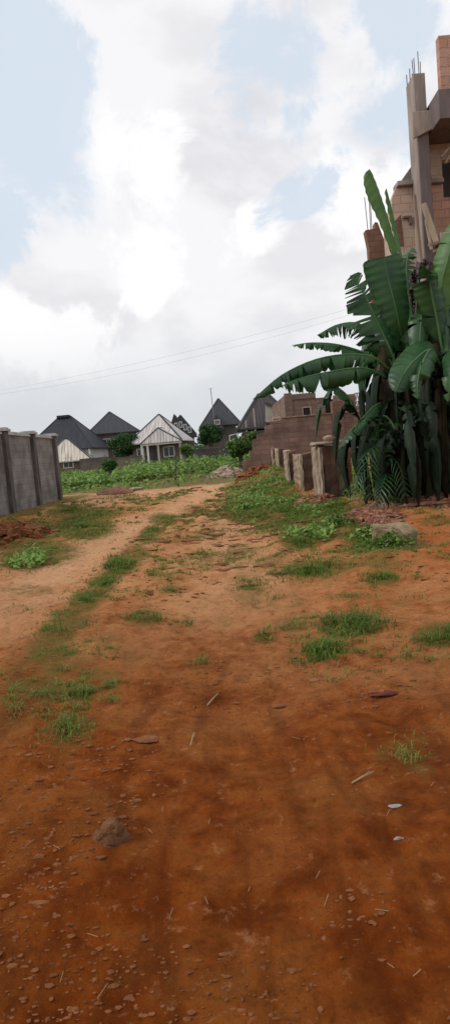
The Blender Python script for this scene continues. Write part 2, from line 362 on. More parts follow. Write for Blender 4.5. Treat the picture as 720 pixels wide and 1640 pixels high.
def make_ground():
    xs, ys = GX, GY
    X, Y = np.meshgrid(xs, ys); Z = GZ
    nx, ny = len(xs), len(ys)
    co = np.stack([X, Y, Z], -1).reshape(-1, 3)
    me = bpy.data.meshes.new('ground')
    idx = np.arange(nx*ny).reshape(ny, nx)
    q = np.stack([idx[:-1, :-1], idx[:-1, 1:], idx[1:, 1:], idx[1:, :-1]], -1).reshape(-1, 4)
    me.vertices.add(len(co)); me.vertices.foreach_set('co', co.ravel())
    me.loops.add(q.size); me.loops.foreach_set('vertex_index', q.ravel().astype(np.int32))
    me.polygons.add(len(q)); me.polygons.foreach_set('loop_start', np.arange(0, q.size, 4, dtype=np.int32))
    me.polygons.foreach_set('loop_total', np.full(len(q), 4, dtype=np.int32))
    me.polygons.foreach_set('use_smooth', np.ones(len(q), dtype=bool))
    me.update(calc_edges=True)
    x, y, z = co[:, 0], co[:, 1], co[:, 2]
    g, far = greenness(x, y, z)
    # dust: pale packed soil on the tracks and farther on; moist red earth around the near end
    dry = sst(1.4, 7.5, y+fbm(x, y, .5, 3, 40)*2.5)
    tr = np.maximum(gauss(track_dist(x, y, 0), 0, 0, 0, .75, 1), .8*gauss(track_dist(x, y, 1), 0, 0, 0, .7, 1))
    dust = np.clip(tr*sst(4, 9, y), 0, 1)
    dust = np.maximum(dust, sst(19, 24, y))
    red = np.clip(gauss(x, y, 3.4, 7.5, 2.2, 3.5)+.6*gauss(x, y, 3.6, 10.3, 1.6, 1.5), 0, 1)
    at = me.color_attributes.new('soil', 'FLOAT_COLOR', 'POINT')
    dat = np.stack([g, dry, dust, np.maximum(far, 0)], -1)
    at.data.foreach_set('color', dat.ravel())
    at2 = me.color_attributes.new('soil_red', 'FLOAT_COLOR', 'POINT')
    at2.data.foreach_set('color', np.stack([red, far, g*0, g*0+1], -1).ravel())
    m = bpy.data.materials.new('laterite_soil'); t, N, L = nt(m)
    b = N['Principled BSDF']; b.inputs['Roughness'].default_value = .95; b.inputs['Specular IOR Level'].default_value = .05
    A = N.new('ShaderNodeAttribute'); A.attribute_name = 'soil'; S = N.new('ShaderNodeSeparateColor'); L.new(A.outputs['Color'], S.inputs[0])
    A2 = N.new('ShaderNodeAttribute'); A2.attribute_name = 'soil_red'; S2 = N.new('ShaderNodeSeparateColor'); L.new(A2.outputs['Color'], S2.inputs[0])
    tc = N.new('ShaderNodeTexCoord')
    def noise(sc, det=6, rg=.55):
        n = N.new('ShaderNodeTexNoise'); n.inputs['Scale'].default_value = sc; n.inputs['Detail'].default_value = det; n.inputs['Roughness'].default_value = rg
        L.new(tc.outputs['Object'], n.inputs['Vector']); return n.outputs['Fac']
    def math_(op, a, b_, clamp=False):
        n = N.new('ShaderNodeMath'); n.operation = op; n.use_clamp = clamp
        for i, v in enumerate((a, b_)):
            if isinstance(v, (int, float)): n.inputs[i].default_value = v
            else: L.new(v, n.inputs[i])
        return n.outputs[0]
    def mix(f, a, b_):
        n = N.new('ShaderNodeMix'); n.data_type = 'RGBA'
        for i, v in ((0, f), (6, a), (7, b_)):
            if isinstance(v, tuple): n.inputs[i].default_value = (*v, 1)
            elif isinstance(v, float): n.inputs[i].default_value = v
            else: L.new(v, n.inputs[i])
        return n.outputs[2]
    def ramp(f, lo, hi):
        n = N.new('ShaderNodeMapRange'); n.inputs[1].default_value = lo; n.inputs[2].default_value = hi; L.new(f, n.inputs[0]); return n.outputs[0]
    n1 = noise(1.1, 8, .68); n2 = noise(6, 6, .65); n3 = noise(30, 5, .7); n4 = noise(.45, 4)
    moist = mix(ramp(n2, .35, .65), (.105, .021, .0025), (.245, .060, .008))
    moist = mix(ramp(n1, .45, .7), moist, (.27, .098, .022))
    ms = N.new('ShaderNodeMapping'); ms.inputs['Scale'].default_value = (8, .9, 1); L.new(tc.outputs['Object'], ms.inputs[0])
    ns = N.new('ShaderNodeTexNoise'); ns.inputs['Scale'].default_value = 1; ns.inputs['Detail'].default_value = 6; ns.inputs['Distortion'].default_value = .4; L.new(ms.outputs[0], ns.inputs['Vector'])
    moist = mix(math_('MULTIPLY', ramp(ns.outputs['Fac'], .5, .64), .6), moist, (.085, .017, .0025))
    drysoil = mix(ramp(n2, .35, .65), (.225, .080, .021), (.43, .205, .085))
    drysoil = mix(ramp(n1, .42, .66), drysoil, (.43, .225, .10))
    c = mix(S.outputs[1], moist, drysoil)
    c = mix(math_('MULTIPLY', S.outputs[2], math_('ADD', ramp(n1, .25, .6), .25, True), True), c, (.47, .27, .15))
    c = mix(math_('MULTIPLY', S2.outputs[0], ramp(n4, .3, .6)), c, (.30, .088, .025))
    gm = ramp(math_('ADD', S.outputs[0], math_('MULTIPLY', math_('SUBTRACT', n2, .5), 1.6)), .14, .62)
    c = mix(math_('MULTIPLY', gm, .85), c, mix(ramp(n3, .4, .6), (.075, .078, .016), (.13, .095, .028)))
    c = mix(S2.outputs[1], c, mix(ramp(n2, .4, .6), (.16, .12, .06), (.10, .12, .04)))
    n5 = noise(13, 9, .78)
    c = mix(math_('MULTIPLY', ramp(n3, .57, .7), .6), c, (.06, .018, .006))
    c = mix(math_('MULTIPLY', ramp(n5, .52, .64), .5), c, (.075, .024, .006))
    c = mix(math_('MULTIPLY', ramp(n5, .43, .34), .35), c, (.50, .27, .14))
    gn = N.new('ShaderNodeVectorMath'); gn.operation = 'MULTIPLY'; gn.inputs[1].default_value = (1.36, 1.32, 1.3); L.new(c, gn.inputs[0])
    L.new(gn.outputs[0], b.inputs['Base Color'])
    hb = math_('ADD', math_('ADD', math_('MULTIPLY', n2, .8), math_('MULTIPLY', n3, .5)), math_('MULTIPLY', n5, -.9))
    bp = N.new('ShaderNodeBump'); bp.inputs['Strength'].default_value = 1.0; bp.inputs['Distance'].default_value = .045
    L.new(hb, bp.inputs['Height']); L.new(bp.outputs[0], b.inputs['Normal'])
    me.materials.append(m)
    o = bpy.data.objects.new('ground', me); col.objects.link(o); o['kind'] = 'structure'
make_ground()

# ------------------------------------------------------------------ grass
def blade(mb, p, hgt, w, ang, lean, mi=0):
    d = Vector((math.cos(ang), math.sin(ang), 0)); s = Vector((-d.y, d.x, 0))*w
    m_ = p+d*lean*.35*hgt+Vector((0, 0, hgt*.62)); t = p+d*lean*hgt+Vector((0, 0, hgt*(1-.25*lean)))
    mb.add([p-s, p+s, m_+s*.7, m_-s*.7, t], [(0, 1, 2, 3), (3, 2, 4)], mi)
def grass_all():
    mb = MB(); r = random.Random(3)
    for cx, cy, rx, ry, s in GREEN:
        area = rx*ry
        n = int(area*s*s*(1.7 if cy < 880 else 1.1)*(.3 if (s < .52 and cy > 1040) else 1))
        for _ in range(n):
            a = r.uniform(0, 2*math.pi); q = abs(r.gauss(0, .62))
            px = cx+rx*q*math.cos(a); py = cy+ry*q*math.sin(a)
            p = G(px, py)
            if p is None: continue
            if nz(p.x, p.y, 1.7, 3, 77) < -.14+.3*(1-s): continue
            d = p.y
            hg = r.uniform(.02, .07)*(1.35 if s > .75 else .8)*max(.4, 1.15-.5*q)
            if d > 13: hg *= 1.5
            w = .0028+.00035*d
            for k in range(3 if d < 14 else 2):
                pp = p+Vector((r.gauss(0, .03), r.gauss(0, .03), -.008))
                blade(mb, pp, hg*r.uniform(.6, 1.3), w, r.uniform(0, 6.3), r.uniform(.2, 1.1), 1 if r.random() < (.3 if s > .65 else .6) else 0)
    for _ in range(7000):
        Y = r.uniform(4, 27)**1.0; x = r.uniform(-5, 4.8)
        if abs(float(track_dist(x, Y, 0))) < .75 or nz(x, Y, .8, 3, 88) < .07: continue
        p = Vector((x, Y, h(x, Y)-.006)); hg = r.uniform(.02, .06)*(1+Y*.03)
        for k in range(4):
            blade(mb, p+Vector((r.gauss(0, .04), r.gauss(0, .03), 0)), hg*r.uniform(.6, 1.3), .003+.0003*Y, r.uniform(0, 6.3), r.uniform(.3, 1.3), 1 if r.random() < .6 else 0)
    # small tufts and turf hummocks over the worn middle of the track
    for _ in range(3000):
        Y = r.uniform(3.6, 26); x = r.gauss(.1, 1.5) if r.random() < .6 else r.uniform(-6, 5)
        td = float(track_dist(x, Y, 0))
        if td < .6 and r.random() < .92: continue
        if float(track_dist(x, Y, 1)) < .35 and Y < 12 and r.random() < .75: continue
        if nz(x, Y, .6, 3, 91) < -.03: continue
        sz = r.uniform(.03, .11)*(.6+Y*.05); hg = r.uniform(.02, .055)*(1+Y*.04)
        for k in range(int(10+170*sz)):
            a = r.uniform(0, 6.3); q = abs(r.gauss(0, .6))*sz; xx, yy = x+q*math.cos(a)*1.5, Y+q*math.sin(a)*.8
            blade(mb, Vector((xx, yy, h(xx, yy)-.006)), hg*r.uniform(.4, 1.2), .003+.0003*Y, a+r.gauss(0, 1), r.uniform(.3, 1.4), 1 if r.random() < .45 else 0)
    # broad-leafed creepers mixed in the green areas
    for cx, cy, rx, ry, s in GREEN:
        if s < .8 or cy > 900: continue
        for _ in range(int(rx*ry*.6)):
            a = r.uniform(0, 2*math.pi); q = math.sqrt(r.random())
            p = G(cx+rx*q*math.cos(a), cy+ry*q*math.sin(a))
            if p is None or nz(p.x, p.y, 1.1, 2, 90) < -.02: continue
            p.z += r.uniform(.03, .16); sz = r.uniform(.02, .05)*(1+p.y*.02)
            leafquad(mb, p, sz, r, 2)
    o = mb.build('grass', [M['grass'], M['grass_dry'], M['leaf_light']]); o['kind'] = 'stuff'
    tag(o, 'short patchy grass and creeping weeds along the dirt track', 'grass')
def leafquad(mb, p, sz, r, mi=0, up=.6):
    n = Vector((r.gauss(0, .6), r.gauss(0, .6), up+r.random()*.6)).normalized()
    t = n.cross(Vector((r.gauss(0, 1), r.gauss(0, 1), r.gauss(0, .3)))).normalized(); b = n.cross(t)
    mb.add([p-t*sz, p-b*sz*.55-n*sz*.1, p+t*sz, p+b*sz*.55-n*sz*.1], [(0, 1, 2, 3)], mi)
grass_all()

TUFTS = [((545, 1000), .48, .15, 'broad dark green grass clump in bare soil, largest right of the track'),
         ((590, 1003), .30, .12, 'grass clump touching the right end of the broad dark green clump'),
         ((518, 1045), .25, .14, 'bushy grass tuft just below the left end of the broad dark green clump'),
         ((702, 1022), .42, .16, 'grass clump cut by the right edge of the photo'),
         ((612, 928), .34, .10, 'low grass clump in bare red soil below the pale concrete lump'),
         ((228, 992), .34, .14, 'spiky ragged grass tuft standing alone between the two wheel tracks'),
         ((192, 905), .36, .13, 'bright green grass clump in the strip between the wheel tracks'),
         ((420, 1022), .12, .09, 'small grass tuft in bare soil left of the broad dark green clump'),
         ((98, 1010), .30, .15, 'taller yellowish grass tuft at the edge of the left wheel track'),
         ((492, 912), .5, .10, 'long flat band of fine grass below the grassy bank'),
         ((470, 1002), .2, .09, 'low thin grass tuft up and left of the broad dark green clump'),
         ((322, 1062), .12, .11, 'thin sparse grass tuft alone in the middle of the main track'),
         ((110, 1168), .22, .055, 'dull olive grass tuft nearest the camera on the left'),
         ((404, 968), .22, .07, 'faint flat grass tuft on the right shoulder of the main track')]
for k, ((px, py), rad, hg, lb) in enumerate(TUFTS):
    c = G(px, py); mb = MB(); r = random.Random(100+k); thin = k in (5, 8, 10, 11, 12, 13)
    subs = [(0, 0, 1)]+[(r.gauss(0, .42)*rad*1.2, r.gauss(0, .4)*rad*.8, r.uniform(.45, 1)) for _ in range(7)]
    # root mat just under the soil surface, carrying the blades
    vs = [(c.x, c.y, h(c.x, c.y)-.03)]; fs = []
    for i in range(1, 8):
        for j in range(20):
            x = c.x+rad*.36*i*math.cos(j*math.pi/10); y = c.y+rad*.3*i*math.sin(j*math.pi/10); vs.append((x, y, h(x, y)-.03))
    fs += [(0, 1+j, 1+(j+1) % 20) for j in range(20)]
    fs += [(1+(i-1)*20+j, 1+i*20+j, 1+i*20+(j+1) % 20, 1+(i-1)*20+(j+1) % 20) for i in range(1, 7) for j in range(20)]
    mb.add(vs, fs, 2)
    for _ in range(int((1150 if not thin else (420 if k != 12 else 150))*rad)):
        sx, sy, sh = r.choice(subs); q = min(abs(r.gauss(0, .3)), .8)*rad; a = r.uniform(0, 6.3)
        x = c.x+sx+q*math.cos(a); y = c.y+sy+q*math.sin(a)*.8
        p = Vector((x, y, h(x, y)-.026))
        blade(mb, p, .015+hg*sh*(1-.6*min(q/rad/.6, 1))*r.uniform(.25, 1.05)*(1.5 if r.random() < .06 else 1), .0028+.0003*c.y, a+r.gauss(0, .9), r.uniform(.3, 1.3), 1 if r.random() < (.18 if not thin else .5) else 0)
    mesh_thing(mb, 'grass_tuft', [M['grass_tuft'], M['grass_dry'], M['sod']], c, lb, 'grass tuft', 'grass tufts growing on the dirt track')

# small clods and pebbles
def clods():
    mb = MB(); r = random.Random(5)
    n = 0
    while n < 2200:
        px = r.uniform(-60, 780); py = 775+865*(r.random()**1.5)
        p = G(px, py)
        if p is None or p.y > 29 or nz(p.x, p.y, 1.3, 3, 44) < .02+.16*r.random() or float(track_dist(p.x, p.y, 0)) < .45: continue
        n += 1
        s = (abs(r.gauss(0, .0045))+.0015)*(.5+p.y*.22)+.0008*p.y*r.random()**3*1.2
        if 280 < px < 460 and 790 < py < 900: s *= 1.5
        s = min(s, .06)
        mb.blob(p+Vector((0, 0, s*.1)), s, n, (r.uniform(.8, 1.8), r.uniform(.7, 1.1), r.uniform(.35, .7)), .5, 1)
    for k in range(620):
        Y = r.uniform(8, 27); x = r.gauss(.15, 1.1)
        if float(track_dist(x, Y, 0)) < .6: continue
        sz = r.uniform(.03, .10)*(.5+Y*.035)
        mb.blob((x, Y, h(x, Y)-sz*.05), sz, 9000+k, (r.uniform(1.3, 2.4), r.uniform(.6, 1), r.uniform(.22, .4)), .5, 1)
    o = mb.build('earth_clods', M['clod']); o['kind'] = 'stuff'; tag(o, 'small earth clods and pebbles strewn over the dirt track', 'pebbles')
clods()

def straw_bits():
    mb = MB(); r = random.Random(15)
    for _ in range(45):
        p = G(r.uniform(-30, 750), r.uniform(900, 1600))
        if p is None: continue
        a = r.uniform(0, 3.14); l = r.uniform(.01, .045)
        d = Vector((math.cos(a), math.sin(a), r.uniform(-.1, .25)))*l
        mb.bar(p+Vector((0, 0, .004))-d/2, p+Vector((0, 0, .008))+d/2, .0014)
    o = mb.build('straw_litter', M['straw']); o['kind'] = 'stuff'; tag(o, 'dry straw bits scattered over the near red soil', 'straw')
straw_bits()

# ------------------------------------------------------------------ stones, litter
def stone(px, py, s, sq, label, m='rock', name='stone', seed=1, cat='stone', sink=.25, grp=None, rough=.4, sub=3):
    p = G(px, py); mb = MB(); mb.blob(p+Vector((0, 0, s*sq[2]*(1-sink*2)*.6)), s, seed, sq, rough, sub)
    return mesh_thing(mb, name, M[m], p, label, cat, grp, smooth=False)
stone(183, 793, .42, (1.7, .9, .75), 'rounded reddish brown earth mound at the edge of the plants left of the road', 'rock', 'earth_mound', 5, 'earth mound')
stone(215, 787, .25, (1.6, .9, .6), 'small pale stone just right of the rounded earth mound', 'rubble_pale', 'stone', 8)
stone(178, 1340, .055, (1.15, 1.05, .9), 'rounded brown stone alone in the near red soil on the left', 'rock_near', 'stone', 13, rough=.5)
stone(612, 1113, .045, (1.3, .8, .25), 'crumpled dark red scrap lying on bare soil right of the track', 'red_litter', 'litter_scrap', 3, 'litter', rough=.8, sub=2)
stone(236, 1185, .04, (1.5, .8, .3), 'flat dry earth crust left of the centre of the near soil', 'clod', 'earth_crust', 4, 'earth crust', rough=.8, sub=2)
stone(450, 1132, .035, (1.6, .6, .4), 'dark curved clod in bare soil right of the main track', 'clod', 'stone', 23)
stone(632, 1292, .015, (1.3, .8, .25), 'pale crumpled plastic scrap near the right edge, upper of two', 'plastic', 'plastic_scrap', 9, 'litter', rough=.8, sub=2, grp='pale plastic scraps on the red soil')
stone(638, 1342, .010, (1.4, .8, .3), 'pale plastic scrap near the right edge, lower and smaller of two', 'plastic', 'plastic_scrap', 10, 'litter', rough=.8, sub=2, grp='pale plastic scraps on the red soil')
for (a, b_, w, lb) in (((563, 1256), (598, 1240), .007, 'short pale dry stick lying on the right of the near soil'),
                       ((332, 1131), (349, 1114), .009, 'pale straw stick lying in the middle of the main track'),
                       ((305, 1196), (311, 1176), .006, 'thin upright dry stalk below the straw stick in the main track')):
    p, q = G(*a), G(*b_); mb = MB()
    mid = (p+q)/2+Vector((0, 0, .012))
    mb.tube([p+Vector((0, 0, .006)), mid, q+Vector((0, 0, .012))], [w*.5, w*.6, w*.35], 6)
    mb.tube([mid, mid+(q-p)*.22+Vector((.012, .01, .008))], [w*.35, w*.2], 5)
    mesh_thing(mb, 'stick', M['straw'], p, lb, 'stick')

# concrete lump by the bank
def lump():
    p = G(640, 868); mb = MB(); r = random.Random(44)
    V, Fc = ICO[3]; vs = []
    for q in V:
        b = Vector([math.copysign(abs(c)**.45, c) for c in q]); 
        x, y, z = b.x*.30, b.y*.11, b.z*.15
        y += -.35*(x-.1)**2*1.6
        k = .03*(math.sin(x*17+z*9)+math.sin(y*23+x*11))+r.uniform(-.012, .012)
        x, y, z = x+k*.6, y+k, z+k*.7*(1 if z > 0 else 0)
        a = R(-38); vs.append((p.x+x*math.cos(a)-y*math.sin(a), p.y+.15+x*math.sin(a)+y*math.cos(a), p.z+.07+z-.12*x))
    mb.add(vs, Fc)
    mesh_thing(mb, 'concrete_lump', M['lump'], p, 'pale curved broken concrete kerb lump on the bank in front of the banana plants', 'concrete')
lump()

# rubble heaps
def rubble(name, px, py, rx, ry, hh, n, m, label, smin=.04, smax=.12, seed=1):
    c = G(px, py); mb = MB(); r = random.Random(seed)
    for k in range(n):
        a = r.uniform(0, 6.3); q = math.sqrt(r.random())
        x = c.x+rx*q*math.cos(a); y = c.y+ry*q*math.sin(a)
        top = hh*(1-q**1.5); z = h(x, y)+top*r.uniform(.75, 1)
        s = r.uniform(smin, smax)
        if r.random() < .45:
            ax = Vector((r.gauss(0, 1), r.gauss(0, 1), r.gauss(0, .4))).normalized()
            mb.bar(Vector((x, y, z))-ax*s, Vector((x, y, z))+ax*s, s*1.1, s*.7, hint=(r.gauss(0, 1), r.gauss(0, 1), 1))
        else: mb.blob((x, y, z), s, seed*1000+k, (r.uniform(.8, 1.5), 1, r.uniform(.5, .9)), .5, 1)
    # solid core
    core = []; mb.blob((c.x, c.y, c.z-.02), 1, seed, (rx*.8, ry*.8, hh*.62), .25, 3)
    o = mb.build(name, M[m]); o['kind'] = 'stuff'; tag(o, label, 'rubble')
rubble('rubble_heap', 362, 764, 1.15, 1.1, .62, 420, 'rubble_pale', 'heap of broken pale pink blocks beyond the road', .06, .16, 2)
rubble('rubble_heap', 405, 762, .8, .7, .35, 140, 'clod', 'low dark earth heap at the foot of the stepped brick wall', .05, .14, 3)
rubble('brick_rubble', 588, 830, .6, 1.0, .14, 1100, 'rubble', 'reddish broken brick rubble in front of the concrete posts', .015, .05, 4)
rubble('brick_rubble', 505, 806, .5, .6, .16, 420, 'rubble', 'dark reddish rubble at the foot of the middle concrete posts', .03, .08, 5)
rubble('brick_rubble', 690, 808, 1.2, .5, .09, 700, 'rubble', 'reddish rubble strip at the foot of the banana plants', .02, .07, 6)
rubble('dry_soil_heap', 8, 862, 1.0, 1.2, .3, 260, 'clod', 'brown soil heap against the foot of the grey boundary wall', .04, .12, 7)
# plank on the heap
mb = MB(); a, b_ = P(-22, 852, 15.4), P(28, 836, 16.2)
mb.bar(a, b_, .14, .045); mb.bar(a+Vector((.0, .1, .05)), a.lerp(b_, .7)+Vector((0, .18, .05)), .05, .03)
mesh_thing(mb, 'plank', M['timber_pale'], a, 'pale wooden plank lying on the brown soil heap by the boundary wall', 'plank', bevel=.006)

# ------------------------------------------------------------------ boundary wall, left
def left_wall():
    X = -7.1; top = 2.72
    t = thing('boundary_wall', (X, 18, 0), 'long grey plastered boundary wall with dark brown stained pillars', 'wall')
    ys = [8.7, 12.0, 15.3, 18.6, 21.9, 25.15, 28.4]
    def loc(y): return y-18
    for i in range(len(ys)-1):
        mb = MB(); n = 14; hgt = top-.12
        # thin panel with slight unevenness
        mb.box(-.11, .11, loc(ys[i])+.17, loc(ys[i+1])-.17, -.4, hgt)
        mb.build('wall_panel', M['wall_plaster'], t)
        cp = MB(); y0, y1 = loc(ys[i])+.26, loc(ys[i+1])-.26
        zz = hgt+.002
        cp.box(-.17, .17, y0, y1, zz, zz+.07); cp.box(-.13, .13, y0, y1, zz+.072, zz+.13)
        cp.build('coping', M['coping'], t, bevel=.012)
    for y in ys:
        mb = MB(); mb.tube([(0, loc(y), -.4), (0, loc(y)-.0, .9), (.0, loc(y), top-.1)], [.25, .235, .23], 4)
        mb = MB(); mb.box(-.2, .24, loc(y)-.19, loc(y)+.19, -.4, top-.02)
        p = mb.build('pillar', M['pillar_stained'], t, bevel=.02)
        c = MB(); c.box(-.27, .31, loc(y)-.25, loc(y)+.25, top-.018, top+.06); c.box(-.22, .26, loc(y)-.2, loc(y)+.2, top+.062, top+.11)
        c.build('pillar_cap', M['coping'], p, bevel=.012)
    return t
left_wall()

# ------------------------------------------------------------------ row of broken posts, right
POSTS = [  # px left, px right of the dark face, top py, base py, Y, depth of the pale side
    (518, 539, 713, 800, 16.4, 1.8, 'tallest dark concrete post, with a pale slab and a round stone on top'),
    (550, 564, 722, 795, 17.2, .5, 'rust red concrete post at the right end of the row, nearest the banana leaves'),
    (540, 549, 716, 797, 16.9, .6, 'slim pale concrete post between the tallest dark post and the rust red one'),
    (485, 500, 726, 777, 19.2, 2.5, 'square dark faced concrete post in the middle of the row'),
    (463, 474, 723, 771, 21.6, 1.5, 'narrow dark concrete post with a thin pale edge, second group from the left'),
    (447, 456, 718, 748, 26.5, 1.8, 'short concrete post with a pale face, next to the last of the row'),
    (438, 443, 718, 740, 29.0, 1.0, 'shortest and farthest concrete post at the left end of the row')]
for k, (x0, x1, yt, yb, Y, dp, lb) in enumerate(POSTS):
    xm = (x0+x1)/2
    A = P(x0, (yt+yb)/2, Y); B = P(x1, (yt+yb)/2, Y); zt = P(xm, yt, Y).z
    zb = h((A.x+B.x)/2, Y+dp/2)-.25
    t = thing('concrete_post', ((A.x+B.x)/2, Y, zb+.25), lb, 'post', 'row of broken concrete posts in the grass')
    w = (B.x-A.x)/2; r = random.Random(200+k)
    def body(w0, w1, y0, y1, zz, nz=7, ragged=.05):
        mb = MB(); rings = []
        for i in range(nz+1):
            z = (zb-t.location.z)+(zz-zb)*i/nz
            j = lambda: r.uniform(-.018, .018)
            tz = ragged if i == nz else 0
            rings.append([(w0+j(), y0+j(), z+r.uniform(-tz, tz)), (w1+j(), y0+j(), z+r.uniform(-tz, tz)), (w1+j(), (y0+y1)/2, z+r.uniform(-tz, tz)), (w1+j(), y1+j(), z+r.uniform(-tz, tz)), (w0+j(), y1+j(), z+r.uniform(-tz, tz)), (w0+j(), (y0+y1)/2, z+r.uniform(-tz, tz))])
        vs = [q for rg in rings for q in rg]; n = 6
        fs = [(i*n+a, i*n+(a+1) % n, (i+1)*n+(a+1) % n, (i+1)*n+a) for i in range(nz) for a in range(n)]+[tuple(nz*n+a for a in range(n)), tuple(range(n))[::-1]]
        mb.add(vs, fs); return mb
    dark = M['concrete_dark'] if k not in (1, 2) else M['rubble'] if k == 1 else M['concrete_pale']  # dark shafts carry the shade of the backlit front in their colour
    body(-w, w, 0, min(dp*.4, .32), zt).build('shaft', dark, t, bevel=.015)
    # the rougher wall stump that stands behind each shaft, its sunlit side painted paler
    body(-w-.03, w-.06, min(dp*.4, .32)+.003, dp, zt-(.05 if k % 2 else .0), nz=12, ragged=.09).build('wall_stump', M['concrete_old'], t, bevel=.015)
    body(-w-.075, -w-.004, -.012, .22, zt-.03, ragged=.04).build('sunlit_edge', M['concrete_pale'] if k in (0, 4) else M['concrete_old'], t, bevel=.008)  # pale strip paints sunlight along the left edge
    if k == 0:
        cap = MB(); cap.box(-w-.16, w+.34, -.03, .9, zt-t.location.z+.035, zt-t.location.z+.095, jit=.015)
        cap.build('slab_top', M['concrete_pale'], t, bevel=.012)
        s = MB(); q = Vector((t.location.x+.03, Y+.2, zt+.095)); s.blob(q+Vector((0, 0, .07)), .1, 3, (1.2, 1, .85), .2, 2)
        mesh_thing(s, 'stone', M['rubble_pale'], q, 'round stone resting on top of the tallest concrete post', 'stone')

# ------------------------------------------------------------------ brown block wall with stepped end + roofless block house behind
def fence_right():
    Y = 30.5
    def c(px, py): p = P(px, py, Y); return p.x, p.z
    x1, z1 = c(436, 674)
    base = -.3
    xs = [c(388, 745)[0], c(399, 728)[0], c(405, 712)[0], c(411, 701)[0], c(424, 690)[0], c(432, 678)[0], c(450, 668)[0]]
    zs = [c(392, 738)[1], c(402, 722)[1], c(408, 704)[1], c(417, 695)[1], c(428, 682)[1], c(440, 675)[1]]
    t = thing('stepped_block_wall', ((xs[0]), Y, h(xs[0], Y)), 'brown block wall whose left end steps down in broken courses', 'wall', world=True)
    poly = [(xs[0], base)]
    for i in range(6):
        poly += [(xs[i], zs[i]), (xs[i+1], zs[i]+.02)]
    ztop = c(500, 666)[1]
    poly += [(xs[6], ztop), (9.5, ztop), (9.5, base)]
    MB().prism(poly, Y, Y+.22).build('wall_panel', M['block_brown'], t, bevel=.012)
    px = c(541, 680)[0]; zt = c(541, 642)[1]
    MB().box(px-.24, px+.24, Y-.16, Y+.34, base, zt).build('pillar', M['block_red'], t, bevel=.015)
    px2 = c(438, 690)[0]
    MB().box(xs[6]+.05, 9.45, Y-.05, Y+.27, ztop+.003, ztop+.06).build('coping', M['concrete_old'], t, bevel=.01)
    for q, (ax, az) in enumerate(((c(432, 676)), (c(442, 671)))):
        MB().box(ax-.14, ax+.16, Y-.02, Y+.22, az+.0, az+.12, jit=.02).build('loose_block', M['rubble_pale'], t)
fence_right()
def ruin_house():
    Y = 36.0
    def c(px, py): p = P(px, py, Y); return p.x, p.z
    xl, zt = c(457, 634)
    x2 = c(534, 660)[0]; zw0 = c(490, 668)[1]; zw1 = c(490, 651)[1]; wx0 = c(483, 658)[0]; wx1 = c(498, 658)[0]
    zlow = c(472, 644)[1]
    t = thing('roofless_block_house', (xl, Y, h(xl, Y)), 'roofless brown block house with small window openings behind the stepped wall', 'house', world=True)
    b0 = -.2
    front = MB()
    # front wall around one window opening and a wide gap
    x3 = c(520, 650)[0]; x4 = c(534, 650)[0]; x5 = c(569, 645)[0]; x6 = c(590, 645)[0]; x7 = 11.5
    zg = c(520, 664)[1]
    def seg(a, b_, z0, z1): front.box(a, b_, Y, Y+.22, z0, z1)
    seg(xl, wx0, b0, zt-.25); seg(wx0, wx1, b0, zw0); seg(wx0, wx1, zw1, zt-.25); seg(wx1, x3, b0, zt-.25); seg(x3, x4, b0, zg); seg(x4, x5, b0, zt-.2)
    seg(x5, x6, b0, zw0+.3); seg(x5, x6, zw1+.5, zt-.2); seg(x6, x7, b0, zt-.2)
    front.build('wall', M['block_brown'], t, bevel=.01)
    side = MB(); side.box(xl, xl+.22, Y+.222, Y+9, b0, zt+.1); side.box(xl+.222, x7, Y+8.8, Y+9, b0, zt-.4); side.build('wall', M['block_brown'], t)
    MB().box(xl-.1, xl+.32, Y-.1, Y-.002, b0, zt+.12).build('corner_pillar', M['block_brown'], t, bevel=.01)
    # raised lintel beam
    MB().box(xl-.08, c(505, 640)[0], Y-.06, Y+.28, zt-.247, zt+.05).build('lintel', M['wall_brown'], t, bevel=.01)
    w = MB(); e = .07
    w.box(wx0, wx0+e, Y-.03, Y+.1, zw0, zw1); w.box(wx1-e, wx1, Y-.03, Y+.1, zw0, zw1); w.box(wx0+e, wx1-e, Y-.03, Y+.1, zw0, zw0+e); w.box(wx0+e, wx1-e, Y-.03, Y+.1, zw1-e, zw1)
    fr = w.build('window_frame', M['concrete_pale'], t)
    MB().box(wx0+e, wx1-e, Y+.05, Y+.07, zw0+e, zw1-e).build('pane', M['hole_shade'], fr, off=t.location)  # dark sheet paints the shaded room behind the opening
    MB().box(x3-.3, x4+.3, Y+1.2, Y+1.3, b0, zt-.3).build('inner_wall', M['hole_shade'], t)  # dark backing added to paint interior shade in the wide gap
    g = MB()
    for i in range(6):
        a = x5+(x6-x5)*i/6; g.bar((a, Y+.1, zw0+.3), (a+(x6-x5)/6, Y+.1, zw1+.5), .035)
        g.bar((a+(x6-x5)/6, Y+.13, zw0+.3), (a, Y+.13, zw1+.5), .035)
    g.build('vent_grille', M['concrete_pale'], t)
ruin_house()

